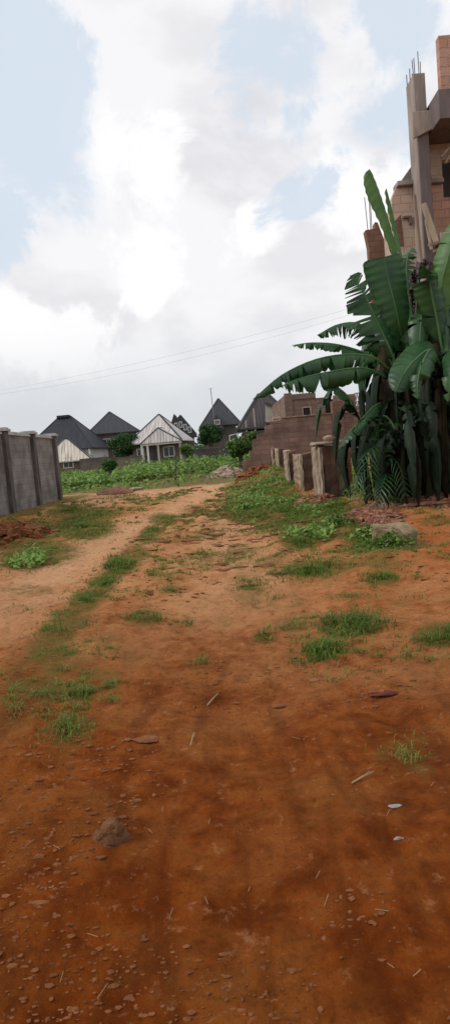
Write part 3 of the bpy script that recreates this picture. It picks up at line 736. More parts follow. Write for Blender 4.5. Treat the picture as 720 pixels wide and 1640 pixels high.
# ------------------------------------------------------------------ tall unfinished building, right
def tower():
    Y = 18.0
    def X(px, py, y=Y): return P(px, py, y).x
    def Z(px, py, y=Y): return P(px, py, y).z
    t = thing('unfinished_building', (X(690, 600), Y, h(6, Y)), 'tall unfinished block building with bare columns and open window holes', 'building', world=True)
    g0 = -.1
    zb1 = Z(690, 284); zslab = Z(700, 214); ztop = Z(700, 168)
    # main column: pale long side, the front's shade painted as a dark sheet
    xa, xb = X(669, 300), X(688, 300)
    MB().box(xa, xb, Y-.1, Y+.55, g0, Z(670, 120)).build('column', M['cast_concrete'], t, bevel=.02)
    MB().box(xa+.012, xb-.012, Y-.15, Y-.102, g0, Z(680, 200)).build('front_shade', M['cast_dark'], t, bevel=.01)
    xc = X(760, 300); MB().box(xc, xc+.35, Y-.1, Y+.5, g0, Z(750, 120)).build('column', M['cast_concrete'], t, bevel=.02)
    xd = X(900, 300); MB().box(xd, xd+.35, Y-.1, Y+.5, g0, Z(850, 140)).build('column', M['cast_concrete'], t, bevel=.02)
    # corbel under the roof slab
    MB().prism([(xa-.12, Z(664, 228)), (xb+.05, Z(680, 214)), (xb+.42, zslab-.002), (xb+.42, zslab+.5), (xa-.12, zslab+.5)], Y-.22, Y-.152).build('corbel', M['cast_concrete'], t, bevel=.02)
    # roof slab
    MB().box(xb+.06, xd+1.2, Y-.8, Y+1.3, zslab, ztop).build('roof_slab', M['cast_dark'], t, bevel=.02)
    MB().box(xb+.3, xd+1.0, Y-.35, Y-.13, ztop+.003, Z(700, 70)).build('parapet_wall', M['block_pink'], t, bevel=.01)
    # upper wall (tan) and lower wall (pink), recessed, with openings
    yw = Y+.6
    def xz(px, py): return X(px, py, yw), Z(px, py, yw)
    wx0 = xz(707, 270)[0]; wx1 = xz(745, 270)[0]; wz0 = xz(712, 316)[1]; wz1 = xz(712, 256)[1]
    up = MB(); zl = xz(700, 288)[1]
    up.box(xb-.05, wx0, yw, yw+.22, zl, zslab-.003); up.box(wx0, wx1, yw, yw+.22, wz1, zslab-.003); up.box(wx1, xd, yw, yw+.22, zl, zslab-.003)
    up.build('upper_wall', M['block_tan'], t, bevel=.01)
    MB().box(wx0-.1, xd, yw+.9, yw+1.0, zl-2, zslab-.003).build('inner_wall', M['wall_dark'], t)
    fl = xz(700, 392)[1]
    lo = MB(); lo.box(xb-.05, wx0, yw-.004, yw+.22, fl, zl-.12); lo.box(wx0, wx1, yw-.004, yw+.22, fl, wz0); lo.box(wx1, xd, yw-.004, yw+.22, fl, zl-.12)
    lo.build('lower_wall', M['block_pink'], t, bevel=.01)
    MB().box(xb+.01, wx0-.02, yw-.16, yw+.1, zl-.117, zl-.003).build('ledge', M['cast_concrete'], t, bevel=.012)
    # first floor slab + ground floor walls
    MB().box(xb+.02, xd+1.0, Y-.5, Y+1.4, fl-.22, fl-.003).build('floor_slab', M['cast_concrete'], t, bevel=.02)
    gw = MB(); gw.box(xb, wx0+.3, yw, yw+.22, g0, fl-.223); gw.box(wx1+.4, xd, yw, yw+.22, g0, fl-.223); gw.box(wx0+.3, wx1+.4, yw, yw+.22, g0, 1.0)
    gw.box(xb+.1, xb+.32, yw+.225, Y+3, g0, fl-.223)
    gw.build('ground_floor_wall', M['block_pink'], t, bevel=.01)
    # left wing with ledge and gable piece
    y2 = Y+.56
    lx0 = X(627, 330, y2); lx1 = xa+.1
    zledge = Z(650, 293, y2)
    poly = [(lx0, g0), (lx0-.03, Z(628, 345, y2)), (lx0+.0, Z(629, 318, y2)), (lx0+.12, Z(634, 302, y2)), (lx0+.2, zledge-.1), (lx1, zledge-.1), (lx1, g0)]
    wing = MB(); wing.prism(poly, y2, y2+.25); wing.build('wing_wall', M['block_tan'], t, bevel=.012)
    ws = MB(); ws.box(lx0, lx0+.25, y2+.252, Y+1.6, g0, Z(628, 330, y2)); ws.build('wing_wall', M['block_tan'], t)
    MB().box(X(633, 292, y2), lx1+.02, y2-.16, y2+.3, zledge-.097, zledge+.02).build('ledge', M['cast_concrete'], t, bevel=.012)
    gx0, gx1 = X(639, 290, y2), X(666, 280, y2)
    MB().prism([(gx0, zledge+.023), (gx1, zledge+.023), (gx1, Z(660, 263, y2)), (gx1-.07, Z(660, 262, y2))], y2+.02, y2+.22).build('gable_piece', M['grey_board'], t, bevel=.01)
    # notch: open hole with little lintel
    nx0, nx1 = X(629, 360, y2), X(642, 350, y2)
    nz0, nz1 = Z(630, 395, y2), Z(640, 344, y2)
    MB().prism([(nx0, nz0), (nx0, Z(630, 357, y2)), (nx1-.02, nz1), (nx1, Z(642, 362, y2)), (nx1+.02, nz0)], y2-.02, y2+.05).build('wall_recess', M['block_red'], t)
    br = MB(); br.box(nx1+.03, nx1+.26, y2-.09, y2-.003, nz1-.12, nz1-.06); br.box(nx1+.18, nx1+.26, y2-.09, y2-.003, nz1-.28, nz1-.123); br.build('bracket', M['wall_brown'], t, bevel=.008)
    # leaning timbers
    pr = MB(); pr.bar(P(663, 312, Y-.3), P(675, 428, Y-.35), .06, .05); pr.build('prop', M['timber'], t)
    pr = MB(); pr.bar(P(677, 326, Y-.4), P(699, 392, Y-.45), .14, .05); pr.build('prop', M['timber_pale'], t)
    pr = MB(); pr.bar(P(681, 352, Y-.35), P(690, 400, Y-.4), .06, .05); pr.build('prop', M['timber_pale'], t)
    pr = MB(); pr.bar(P(720, 235, Y-.2), P(705, 252, Y-.2), .1, .05); pr.bar(P(712, 262, Y-.2), P(724, 240, Y-.2), .09, .05); pr.build('prop', M['timber'], t)
    # roof edge fragments below the right part
    fr = MB()
    for i, (a, b_) in enumerate((((686, 392), (712, 386)), ((694, 402), (725, 390)), ((700, 418), (722, 398)))):
        fr.bar(P(*a, Y-.9), P(*b_, Y-.7), .1, .06)
    fr.build('scaffold_board', M['timber'], t)
    # small far-left stub with rebar
    y3 = Y+1.6
    sx0, sx1 = X(588, 400, y3), X(607, 400, y3)
    MB().prism([(sx0, g0), (sx0+.04, Z(590, 395, y3)), (sx0-.03, Z(588, 368, y3)), (sx1-.1, Z(600, 366, y3)), (sx1-.08, Z(603, 355, y3)), (sx1, Z(605, 356, y3)), (lx0+.1, Z(612, 400, y3)), (lx0+.1, g0)], y3, y3+.3).build('broken_wall_end', M['block_red'], t, bevel=.012)
    for px0, py0, px1, py1 in ((589, 368, 583, 316), (593, 368, 590, 312), (595, 366, 592, 318)):
        MB().tube([P(px0, py0+8, y3+.15), P(px1, py1, y3+.15)], .011, 6).build('rebar', M['rebar'], t)
    for px0, py0, px1, py1 in ((660, 264, 650, 120), (661, 270, 655, 110), (664, 264, 659, 118)):
        MB().tube([P(px0, py0+10, y2+.1), P((px0+px1)/2, (py0+py1)/2, y2+.13), P(px1, py1, y2+.1)], .012, 6).build('rebar', M['rebar'], t)
    for i in range(4):
        MB().tube([(xa+.08+.07*i, Y+.1+.1*(i % 2), Z(670, 125)), (xa+.06+.08*i, Y+.1+.1*(i % 2), Z(670, 92)+.1*(i % 3))], .011, 6).build('rebar', M['rebar'], t)
tower()

# ------------------------------------------------------------------ houses beyond
def uvroof(w):
    def f(p, co):
        n = p.normal
        u = Vector((-n.y, n.x, 0))
        if u.length < .05: u = Vector((1, 0, 0))
        u.normalize(); v = n.cross(u)
        return (co.dot(u), co.dot(v))
    return f
def window(t, wall_y, x, z, w, hh, frame='white_paint', e=.09, bars=1, side=None):
    mb = MB(); y0, y1 = wall_y-.07, wall_y-.002
    mb.box(x-w/2, x-w/2+e, y0, y1, z, z+hh); mb.box(x+w/2-e, x+w/2, y0, y1, z, z+hh)
    mb.box(x-w/2+e, x+w/2-e, y0, y1, z, z+e); mb.box(x-w/2+e, x+w/2-e, y0, y1, z+hh-e, z+hh)
    for i in range(bars):
        xx = x-w/2+w*(i+1)/(bars+1); mb.box(xx-.025, xx+.025, y0+.01, y1, z+e, z+hh-e)
    fr = mb.build('window', M[frame], t)
    MB().box(x-w/2+e, x+w/2-e, wall_y-.03, wall_y-.004, z+e, z+hh-e).build('pane', M['glass'], fr)
def roof(t, w, d, z0, hr, ridge, m, over=.5, axis='x', front_gable=False, thick=.12, cx=0, cy=0, name='roof'):
    """ridge = half length of the ridge along axis; hip ends where ridge is short, gable when ridge = half the width"""
    a, b_ = w/2+over, d/2+over
    if axis == 'x': rid = [(-ridge, 0), (ridge, 0)]
    else: rid = [(0, -ridge), (0, ridge)]
    c = [(-a, -b_), (a, -b_), (a, b_), (-a, b_)]
    vs = [(x+cx, y+cy, z0) for x, y in c]+[(x+cx, y+cy, z0+thick) for x, y in c]+[(x+cx, y+cy, z0+thick+hr) for x, y in rid]
    if axis == 'x': top = [(4, 5, 9, 8), (6, 7, 8, 9), (5, 6, 9), (7, 4, 8)]
    else: top = [(4, 5, 8), (5, 6, 9, 8), (6, 7, 9), (7, 4, 8, 9)]
    mb = MB(); mb.add(vs, [(3, 2, 1, 0)]+[(i, (i+1) % 4, (i+1) % 4+4, i+4) for i in range(4)]+top)
    r_ = mb.build(name, m, t, uv=uvroof(w))
    rc = MB()
    A, B = Vector(vs[8]), Vector(vs[9])
    if (A-B).length > .1: rc.bar(A, B, .22, .08)
    for i, j in ((4, 8), (5, 9 if axis == 'x' else 8), (6, 9), (7, 8 if axis == 'x' else 9)):
        rc.bar(vs[i], vs[j], .18, .07)
    rc.build('ridge_cap', M['roof_grey'] if m in (M['roof_white'], M['roof_cream']) else m, r_, uv=uvroof(w))
    return r_
def walls(t, w, d, z1, m, z0=-.8, cx=0, cy=0):
    mb = MB(); mb.box(cx-w/2, cx+w/2, cy-d/2, cy+d/2, z0, z1); return mb.build('wall', m, t)
def house_at(px, py, Y, label, rz=0, name='house', cat='house', z=None):
    p = P(px, py, Y); zz = h(p.x, Y) if z is None else z
    return thing(name, (p.x, Y, zz), label, cat, rz=rz), 1065.0/Y
def zrel(t, px, py): return P(px, py, t.location.y).z-t.location.z

# small cream-roofed house
t, s = house_at(110, 745, 74, 'small grey brown house with a cream metal hip roof beside the boundary wall', R(8))
ze = zrel(t, 120, 739); za = zrel(t, 108, 704)
walls(t, 4.6, 5.0, ze, M['wall_brown']); roof(t, 4.6, 5.0, ze-.02, za-ze, .2, M['roof_cream'], .45)
window(t, -2.5, .2, zrel(t, 106, 750), 1.1, 1.15, bars=1); window(t, -2.5, -1.6, zrel(t, 106, 750), .8, 1.1, bars=1)
MB().box(1.55, 2.1, -2.56, -2.502, -.4, ze-.35).build('door', M['wall_dark'], t)
MB().box(2.12, 2.25, -2.62, -2.502, -.4, ze-.02).build('column', M['white_paint'], t)
# big dark hip roof
t, s = house_at(112, 745, 96, 'large house with a wide near black hip roof behind the small cream roofed house', R(-6))
ze = zrel(t, 150, 719); za = zrel(t, 107, 668)
walls(t, 9.2, 9, ze, M['wall_white']); roof(t, 9.2, 9, ze-.02, za-ze, .9, M['roof_dark'], .6)
MB().box(-1.0, .7, -.5, .5, za-.05, za+.28).build('ridge_vent', M['roof_dark'], t)
for x in (1.2, 2.7, 4.1): window(t, -4.5, x, ze-2.3, 1.0, 1.7, bars=1)
for x in (2.0, 3.4, 4.6): MB().box(x-.11, x+.11, -5.0, -4.78, -.5, ze-.03).build('column', M['white_paint'], t)
MB().box(-4.5, 4.55, -5.02, -4.52, 1.1, 1.25).build('balcony_ledge', M['white_paint'], t)
# second dark pyramid roof
t, s = house_at(184, 745, 104, 'house with a pointed dark grey pyramid roof behind the round leafy tree', R(12))
ze = zrel(t, 200, 694); za = zrel(t, 181, 660)
walls(t, 7.0, 7.0, ze, M['wall_grey']); roof(t, 7.0, 7.0, ze-.02, za-ze, .05, M['roof_grey'], .5)
window(t, -3.5, -1, ze-1.9, 1.2, 1.2)
# white-roofed house with front gable
t, s = house_at(262, 745, 72, 'low house with a pale streaked metal roof, a front gable and white porch columns', R(-9))
ze = zrel(t, 262, 709); za = zrel(t, 254, 665)
walls(t, 4.9, 5.6, ze, M['wall_grey']); roof(t, 4.9, 5.6, ze-.02, za-ze, .05, M['roof_white'], .5)
# gabled porch roof
zg = zrel(t, 268, 686)
gy = -3.3; mb = MB()
xa, xb, xm = -1.35, 3.1, .6
vs = [(xa, gy-.6, ze-.03), (xb, gy-.6, ze-.03), (xm, gy-.15, zg), (xa, gy+2.4, ze+.02), (xb, gy+2.4, ze+.02), (xm, gy+2.4, zg+.05)]
mb.add(vs, [(0, 1, 2), (0, 2, 5, 3), (1, 4, 5, 2), (3, 5, 4), (0, 3, 4, 1)])
pr_ = mb.build('porch_roof', M['roof_white'], t, uv=uvroof(3))
rc = MB(); rc.bar(vs[0], vs[2], .14, .07); rc.bar(vs[1], vs[2], .14, .07); rc.bar(vs[2], vs[5], .14, .07); rc.build('ridge_cap', M['roof_grey'], pr_, uv=uvroof(3))
MB().box(-1.3, 3.0, -3.75, -3.6, ze-.25, ze-.035).build('fascia', M['white_paint'], t)
for x in (-1.2, -.6, .5, 2.8): MB().box(x-.1, x+.1, -3.72, -3.52, -.6, ze-.252).build('column', M['white_paint'] if x < 0 else M['wall_beige'], t)
MB().box(-.3, .35, -2.86, -2.802, -.3, ze-.5).build('door', M['wall_dark'], t)
window(t, -2.8, 1.4, 1.0, 1.2, 1.1); window(t, -2.8, -1.6, 1.0, .8, 1.1)
# twin-peak dark house
t, s = house_at(293, 745, 112, 'dark house with two steep peaks and white framed windows in the gable', R(0))
z1 = zrel(t, 281, 664); z2 = zrel(t, 291, 665); ze = zrel(t, 300, 700)
walls(t, 4.4, 5, ze, M['wall_dark'])
mb = MB(); X_ = lambda px, py: P(px, py, t.location.y).x-t.location.x
mb.prism([(X_(268, 700), ze-.1), (X_(280, 664), z1), (X_(285, 670), z1-.75), (X_(290, 664), z2), (X_(314, 690), ze+.55), (X_(315, 700), ze-.1)], -2.7, 3)
mb.build('roof', M['roof_grey'], t, uv=uvroof(3))
for px, py in ((284, 686), (291, 684), (298, 688), (305, 692)):
    window(t, -2.7, X_(px, py), zrel(t, px, py)-.2, .55, 1.0, bars=0, e=.12)
# dark gable with antenna
t, s = house_at(356, 745, 98, 'house with a tall steep charcoal roof and an antenna pole at its left side', R(0))
ze = zrel(t, 360, 682); za = zrel(t, 350, 639)
walls(t, 4.8, 5.5, ze, M['wall_dark'])
X_ = lambda px, py: P(px, py, t.location.y).x-t.location.x
roof(t, 5.0, 5.4, ze-.05, za-ze, .05, M['roof_grey'], .45, cx=X_(353, 682))
MB().prism([(X_(338, 688), zrel(t, 338, 688)), (X_(346, 666), zrel(t, 346, 666)), (X_(360, 690), zrel(t, 360, 690))], -3.9, -2.2).build('porch_roof', M['roof_brown'], t, uv=uvroof(3))
window(t, -3.9, X_(347, 672), zrel(t, 347, 682), .8, .7, bars=1, e=.1)
mb = MB(); a = P(341, 658, 95)-t.location; b2 = P(337, 622, 95)-t.location
mb.tube([a, b2], .05, 6); mb.bar(b2+Vector((-.3, 0, -.1)), b2+Vector((.3, 0, 0)), .05)
mb.tube([a-Vector((0, 0, 1.2)), a], .05, 6)
mb.build('antenna_pole', M['metal_grey'], t)
# brownish roof right of it, beige gable wall under
t, s = house_at(425, 745, 52, 'house with a brown grey roof and beige side wall behind the stepped wall', R(0))
X_ = lambda px, py: P(px, py, t.location.y).x-t.location.x
ze = zrel(t, 390, 692)
walls(t, 3.2, 6, zrel(t, 430, 690), M['wall_dark'])
roof(t, 3.9, 5.0, zrel(t, 420, 688), zrel(t, 428, 632)-zrel(t, 420, 688), .35, M['roof_brown'], .35, cx=X_(425, 685))
MB().prism([(X_(421, 678), zrel(t, 421, 678)), (X_(421, 652), zrel(t, 421, 652)), (X_(456, 661), zrel(t, 456, 661)), (X_(456, 680), zrel(t, 456, 680))], -3.0, -2.61).build('side_wall', M['wall_beige'], t)
MB().prism([(X_(419, 652), zrel(t, 419, 652)), (X_(419, 649), zrel(t, 419, 649)), (X_(458, 659), zrel(t, 458, 659)), (X_(458, 662), zrel(t, 458, 662))], -3.2, -3.002).build('eave_board', M['wall_dark'], t)
for px, py in ((404, 658), (392, 676)):
    mb = MB(); mb.box(X_(px, py+15)-.06, X_(px, py+15)+.06, -2.8, -2.68, -.5, zrel(t, px, py)); mb.build('post', M['wall_beige'], t)
# low white frame (rails) in front of it
p = P(378, 712, 50); t = thing('white_rail_frame', (p.x, 50, h(p.x, 50)), 'white metal frame standing in the leafy plants left of the stepped wall', 'frame')
mb = MB()
def rel(px, py): return P(px, py, 50)-t.location
mb.bar(rel(366, 698), rel(396, 690), .09); mb.bar(rel(367, 706), rel(392, 700), .07)
mb.build('rail', M['white_paint'], t)
for px in (367, 380, 393):
    a = rel(px, 697-(px-367)*.28); mb = MB(); mb.bar((a.x, a.y, -.1), (a.x, a.y, a.z), .08); mb.build('upright', M['white_paint'], t)
# low yard walls
def yard_wall(pa, pb, Y, top0, label, m, hgt=1.4):
    a, b_ = P(pa, 740, Y), P(pb, 735, Y); t = thing('yard_wall', (a.x, Y, h(a.x, Y)), label, 'wall', world=True)
    zt = P((pa+pb)/2, top0, Y).z
    MB().box(a.x, b_.x, Y, Y+.2, -.1, zt).build('wall_panel', m, t)
    MB().box(a.x-.02, b_.x+.02, Y-.04, Y+.24, zt+.003, zt+.07).build('coping', M['wall_grey'], t)
yard_wall(186, 228, 66, 732, 'low brown yard wall in front of the round leafy tree', M['wall_brown'])
yard_wall(308, 372, 66, 718, 'dark yard wall between the pale roofed house and the white frame', M['wall_dark'])
yard_wall(128, 176, 70, 734, 'low grey yard wall right of the small cream roofed house', M['wall_grey'])

# wires
pole_l, pole_r = P(-60, 640, 58), P(760, 440, 46)
for k, (p, lb) in enumerate(((pole_l, 'grey utility pole standing outside the picture on the left'), (pole_r, 'grey utility pole hidden behind the unfinished building'))):
    t = thing('utility_pole', (p.x, p.y, h(p.x, p.y)), lb, 'utility pole')
    mb = MB(); hz = p.z-h(p.x, p.y); mb.tube([(0, 0, -.5), (0, 0, hz+.8)], [.14, .09], 10); mb.build('pole', M['concrete_old'], t)
    MB().box(-.08, .08, -.9, .9, hz+.05, hz+.15).build('crossarm', M['timber'], t)
for k, (dy, dz, lb) in enumerate(((-.8, .15, 'upper thin overhead wire crossing the cloudy sky'), (.8, .14, 'lower thin overhead wire crossing the cloudy sky'))):
    a = pole_l+Vector((0, dy, dz-(.0 if k == 0 else 0))); b_ = pole_r+Vector((0, dy, dz))
    pts = []
    for i in range(25):
        u = i/24; q = a.lerp(b_, u); q.z -= (1.3+k*.45)*4*u*(1-u)*.6; pts.append(q)
    mb = MB(); mb.tube(pts, .006, 5)
    mesh_thing(mb, 'overhead_wire', M['wire'], a, lb, 'wire')

# ------------------------------------------------------------------ trees, bushes, crops
def crown(mb, blobs, n, sz, seed, mi=0):
    r = random.Random(seed); tot = sum(b_[3]**2 for b_ in blobs)
    for (x, y, z, rad, sq) in blobs:
        for _ in range(int(n*rad*rad/tot)):
            d = Vector((r.gauss(0, 1), r.gauss(0, 1), r.gauss(0, 1))).normalized()
            k = rad*(r.uniform(.55, 1.0) if r.random() < .85 else r.uniform(1, 1.18))
            p = Vector((x+d.x*k, y+d.y*k, z+d.z*k*sq))
            leafquad(mb, p, sz*r.uniform(.6, 1.3), r, mi if r.random() < .8 else mi+1, .3)
def tree(px, pyb, Y, pxc, pyc, rad_px, label, seed=1, nb=9, n=5000, m=('leaf_dark', 'leaf_mid'), leaf=.13, sq=.85, name='leafy_tree'):
    s = 1065/Y; c = P(pxc, pyc, Y); rad = rad_px/s
    base = Vector((P(px, pyb, Y).x, Y, 0)); base.z = h(base.x, Y)
    t = thing(name, base, label, 'tree', world=True); r = random.Random(seed)
    blobs = []
    for k in range(nb):
        a = 2*math.pi*k/nb+r.uniform(-.3, .3); q = rad*r.uniform(.35, .68)
        blobs.append((c.x+q*math.cos(a), c.y+q*math.sin(a)*.8, c.z+rad*r.uniform(-.5, .5)*sq, rad*r.uniform(.32, .5), .85))
    blobs.append((c.x, c.y, c.z+rad*.35*sq, rad*.55, .8)); blobs.append((c.x, c.y, c.z, rad*.55, .8))
    tr = MB(); top = Vector((c.x, c.y, c.z))
    tr.tube([base-Vector((0, 0, .2)), base.lerp(top, .5)+Vector((.08, 0, 0)), top], [.16, .12, .05], 8)
    for bl in blobs:
        q = base.lerp(top, r.uniform(.4, .8)); e = Vector(bl[:3]); tr.tube([q, q.lerp(e, .5)+Vector((0, 0, .1)), e], [.07, .05, .02], 5)
    tr.build('trunk', M['bark'], t)
    cm = MB(); crown(cm, blobs, n, leaf, seed); cm.build('crown', [M[m[0]], M[m[1]]], t)
    return t
tree(200, 740, 70, 200, 713, 25, 'round dense dark green tree before the pointed pyramid roof', 11, n=7000)
tree(337, 740, 68, 336, 695, 22, 'dense dark tree left of the charcoal roof with the antenna', 12, n=6000, sq=.9)
tree(176, 758, 46, 175, 745, 13, 'small bright green shrub standing in the crops below the round tree', 13, nb=6, n=2200, m=('leaf_mid', 'leaf_light'), leaf=.09, name='shrub')
tree(300, 735, 60, 297, 722, 13, 'light green shrub at the right corner of the pale roofed house', 14, nb=6, n=1800, m=('leaf_mid', 'leaf_light'), leaf=.1, name='shrub')
tree(382, 742, 40, 384, 718, 22, 'leafy green shrub climbing beside the stepped block wall', 15, nb=9, n=5200, m=('leaf_mid', 'leaf_light'), leaf=.09, sq=1.0, name='shrub')
tree(404, 715, 38, 405, 700, 12, 'small shrub at the top of the stepped wall end', 16, nb=5, n=1300, m=('leaf_mid', 'leaf_light'), leaf=.08, name='shrub')
tree(8, 880, 14.2, 35, 876, 24, 'low broad leafed weed bush on the verge below the soil heap', 17, nb=8, n=1700, m=('leaf_mid', 'leaf_dark'), leaf=.035, sq=.5, name='weed_bush')
tree(0, 905, 13.0, 8, 893, 18, 'low dark weed bush cut by the left edge of the photo', 18, nb=6, n=900, m=('leaf_mid', 'leaf_dark'), leaf=.035, sq=.5, name='weed_bush')
for k, (px, py, lb) in enumerate(((622, 876, 'leafy weed clump in front of the pale concrete lump'), (592, 864, 'leafy weed clump left of the pale concrete lump'), (540, 842, 'leafy weed clump at the lower edge of the grassy bank'), (630, 812, 'small weed clump behind the pale concrete lump'))):
    p = G(px, py); t = thing('weed_clump', p, lb, 'weeds', 'leafy weeds around the pale concrete lump', world=True); r = random.Random(300+k)
    mb = MB()
    for _ in range(520):
        a = r.uniform(0, 6.3); q = abs(r.gauss(0, .17)); x, y = p.x+q*math.cos(a)*1.4, p.y+q*math.sin(a); leafquad(mb, Vector((x, y, h(x, y)+r.uniform(.01, .2)*max(.1, 1-q*2.2))), r.uniform(.015, .035), r, 0 if r.random() < .5 else 1)
    mb.build('foliage', [M['leaf_mid'], M['grass']], t)
    mb = MB()
    for _ in range(12):
        a = r.uniform(0, 6.3); mb.tube([p, p+Vector((math.cos(a)*.12, math.sin(a)*.12, .14))], [.005, .003], 4)
    mb.build('stem', M['grass_dry'], t)
def crops():
    mb = MB(); r = random.Random(21)
    n = 0
    while n < 3300:
        Y = r.uniform(31, 64); px = r.uniform(60, 430) ; x = (px-360)/1065*Y
        if Y < 34+max(0, (px-300))*.03 and px > 330: continue
        if x < -6.6 and Y < 29: continue
        if nz(x, Y, .5, 3, 55) < -.1: continue
        if Y < 39.5 and r.random() < .93: continue
        n += 1
        z = h(x, Y); hh = r.uniform(.3, .8)*(.6 if px < 215 else 1)*(.55 if Y < 38 else 1)*(1+1.3*max(0, nz(x, Y, .9, 2, 57)))*(1.5 if r.random() < .06 else 1)
        for k in range(7):
            p = Vector((x+r.gauss(0, .22), Y+r.gauss(0, .25), z+hh*r.uniform(.35, 1)))
            leafquad(mb, p, r.uniform(.08, .18), r, 0 if r.random() < .78 else 1)
        mb.tube([(x, Y, z-.05), (x+r.gauss(0, .05), Y, z+hh*.8)], [.012, .008], 3, 2, False)
    # creeping cover
    for _ in range(7000):
        Y = r.uniform(30, 45); x = r.uniform(-12, 2.0)
        if x < -6 and Y < 29.5: continue
        if x > -.6 and Y < 35: continue
        if nz(x, Y, .8, 2, 66) < .02: continue
        leafquad(mb, Vector((x, Y, h(x, Y)+r.uniform(.02, .2))), r.uniform(.035, .075), r, r.choice((0, 3, 3, 2)))
    o = mb.build('crop_plants', [M['leaf_light'], M['leaf_mid'], M['grass_dry'], M['grass_dry']]); o['kind'] = 'stuff'
    tag(o, 'leafy green crop plants covering the plot beyond the road', 'crops')
crops()
# thin saplings and stakes in the plot
for k, (px, pb, pt, Y, lb) in enumerate(((280, 770, 728, 38, 'thin dark stake standing in the crops before the pale roofed house'), (272, 764, 742, 44, 'short thin stake left of the taller stake in the crops'), (168, 752, 728, 60, 'thin forked stake right of the small cream roofed house'))):
    p = P(px, pb, Y); q = P(px, pt, Y); p.z = h(p.x, Y)-.05; mb = MB(); mb.tube([p, p.lerp(q, .5)+Vector((.04, 0, 0)), q], [.05, .04, .02], 6)
    mb.tube([p.lerp(q, .6), p.lerp(q, .85)+Vector((.25, 0, .1))], [.02, .01], 5)
    mesh_thing(mb, 'stake', M['bark'], p, lb, 'stake')
# distant hedge mass that closes the view between the houses
def far_green():
    mb = MB(); r = random.Random(31)
    for _ in range(15000):
        x = r.uniform(-75, 70); Y = r.uniform(118, 132)
        hh = 2.6+nz(x, 0, .12, 3, 5)*3.0
        leafquad(mb, Vector((x, Y, h(x, Y)+r.uniform(0, 1)*hh)), r.uniform(.25, .5), r, r.choice((0, 0, 1)), .2)
    o = mb.build('far_shrubs', [M['leaf_dark'], M['leaf_mid']]); o['kind'] = 'stuff'; tag(o, 'far low band of dark shrubs behind the houses', 'shrubs')
far_green()

# ------------------------------------------------------------------ banana plants
def catmull(pts, n):
    pts = [Vector(p) for p in pts]; pts = [pts[0]*2-pts[1]]+pts+[pts[-1]*2-pts[-2]]
    segs = len(pts)-3; out = []
    for i in range(n+1):
        u = i/n*segs; k = min(int(u), segs-1); t = u-k; a, b_, c, d = pts[k:k+4]
        out.append(.5*((2*b_)+(c-a)*t+(2*a-5*b_+4*c-d)*t*t+(3*b_-a-3*c+d)*t**3))
    return out
def banana_leaf(parent, pts, width, droop=.5, tear=.4, seed=1, m='banana_leaf', normal=None, petiole=.14, curl=.5, n=36, label=None, tipw=.25, blunt=False):
    r = random.Random(seed); mid = catmull(pts, n); mb = MB()
    L_ = sum((mid[i+1]-mid[i]).length for i in range(n))
    frames = []
    for i in range(n+1):
        t = (mid[min(i+1, n)]-mid[max(i-1, 0)]).normalized()
        nn = Vector(normal) if normal else Vector((0, 0, 1))
        if not normal and abs(t.z) > .9: nn = Vector((0, -1, .3))
        s = t.cross(nn)
        if s.length < .05: s = t.cross(Vector((0, -1, 0)))
        s.normalize(); frames.append((t, s, s.cross(t).normalized()))
    def wd(u):
        if u < petiole: return 0.01
        v = (u-petiole)/(1-petiole)
        if blunt == 2: return width*.5*max(0, 1-v**40)**.5*(.35+.65*min(1, v*1.3)**.7)
        if blunt: return width*.5*max(0, 1-v**9)**.5*(.3+.7*min(1, v*1.5)**.9)
        return width*.5*min(1, (v*5)**.6)*(max(0, 1-v**3.2)**.7*(1-tipw)+tipw*math.sqrt(max(0, 1-v)))
    i0 = int(petiole*n)
    for sd in (-1, 1):
        i = i0
        while i < n:
            ln = 1+int(r.expovariate(1/((1-tear)*9+.6))); j = min(n, i+ln)
            dr = droop+r.gauss(0, .16)*tear*1.6; gap = .0 if tear < .05 else r.uniform(.1, .6)*min(tear*1.5, 1); lnk = r.uniform(.82, 1.06) if tear > .1 else 1
            sub = (j-i)*2; K = 5; vs = []; lean = r.gauss(0, .12)*tear
            for a in range(sub+1):
                fi = i+a/2; k = min(int(fi), n-1); fr = fi-k
                p = mid[k].lerp(mid[k+1], fr); T, S, Nn = frames[k]; w_ = wd(fi/n)*lnk
                cen = (a/sub-.5)*2
                q = p.copy(); ang = dr*.35
                for b_ in range(K+1):
                    if b_ > 0:
                        ang += (dr*.9+curl*.25)/K*1.3
                        q = q+(S*sd*math.cos(ang)-Nn*math.sin(ang))*(w_/K)
                    sh = -cen*gap*(b_/K)**1.3*(j-i)*L_/n*.5
                    wob = .012*math.sin(fi*2.3+b_+seed)*b_/K
                    vs.append(q+T*(sh+lean*w_*b_/K+w_*.18*b_/K)+Nn*wob)
            fs = [(a*(K+1)+b_, (a+1)*(K+1)+b_, (a+1)*(K+1)+b_+1, a*(K+1)+b_+1) for a in range(sub) for b_ in range(K)]
            mb.add(vs, fs, 0); i = j
    mb.tube(mid[::2] if n % 2 == 0 else mid, [.026*(1-.85*k/(n//2)) for k in range(n//2+1)], 6, 1)
    o = mb.build('leaf', [M[m], M['banana_rib'] if m in ('banana_leaf', 'banana_leaf_bright') else M[m]], parent, smooth=True)
    if label: o['label'] = label
    return o
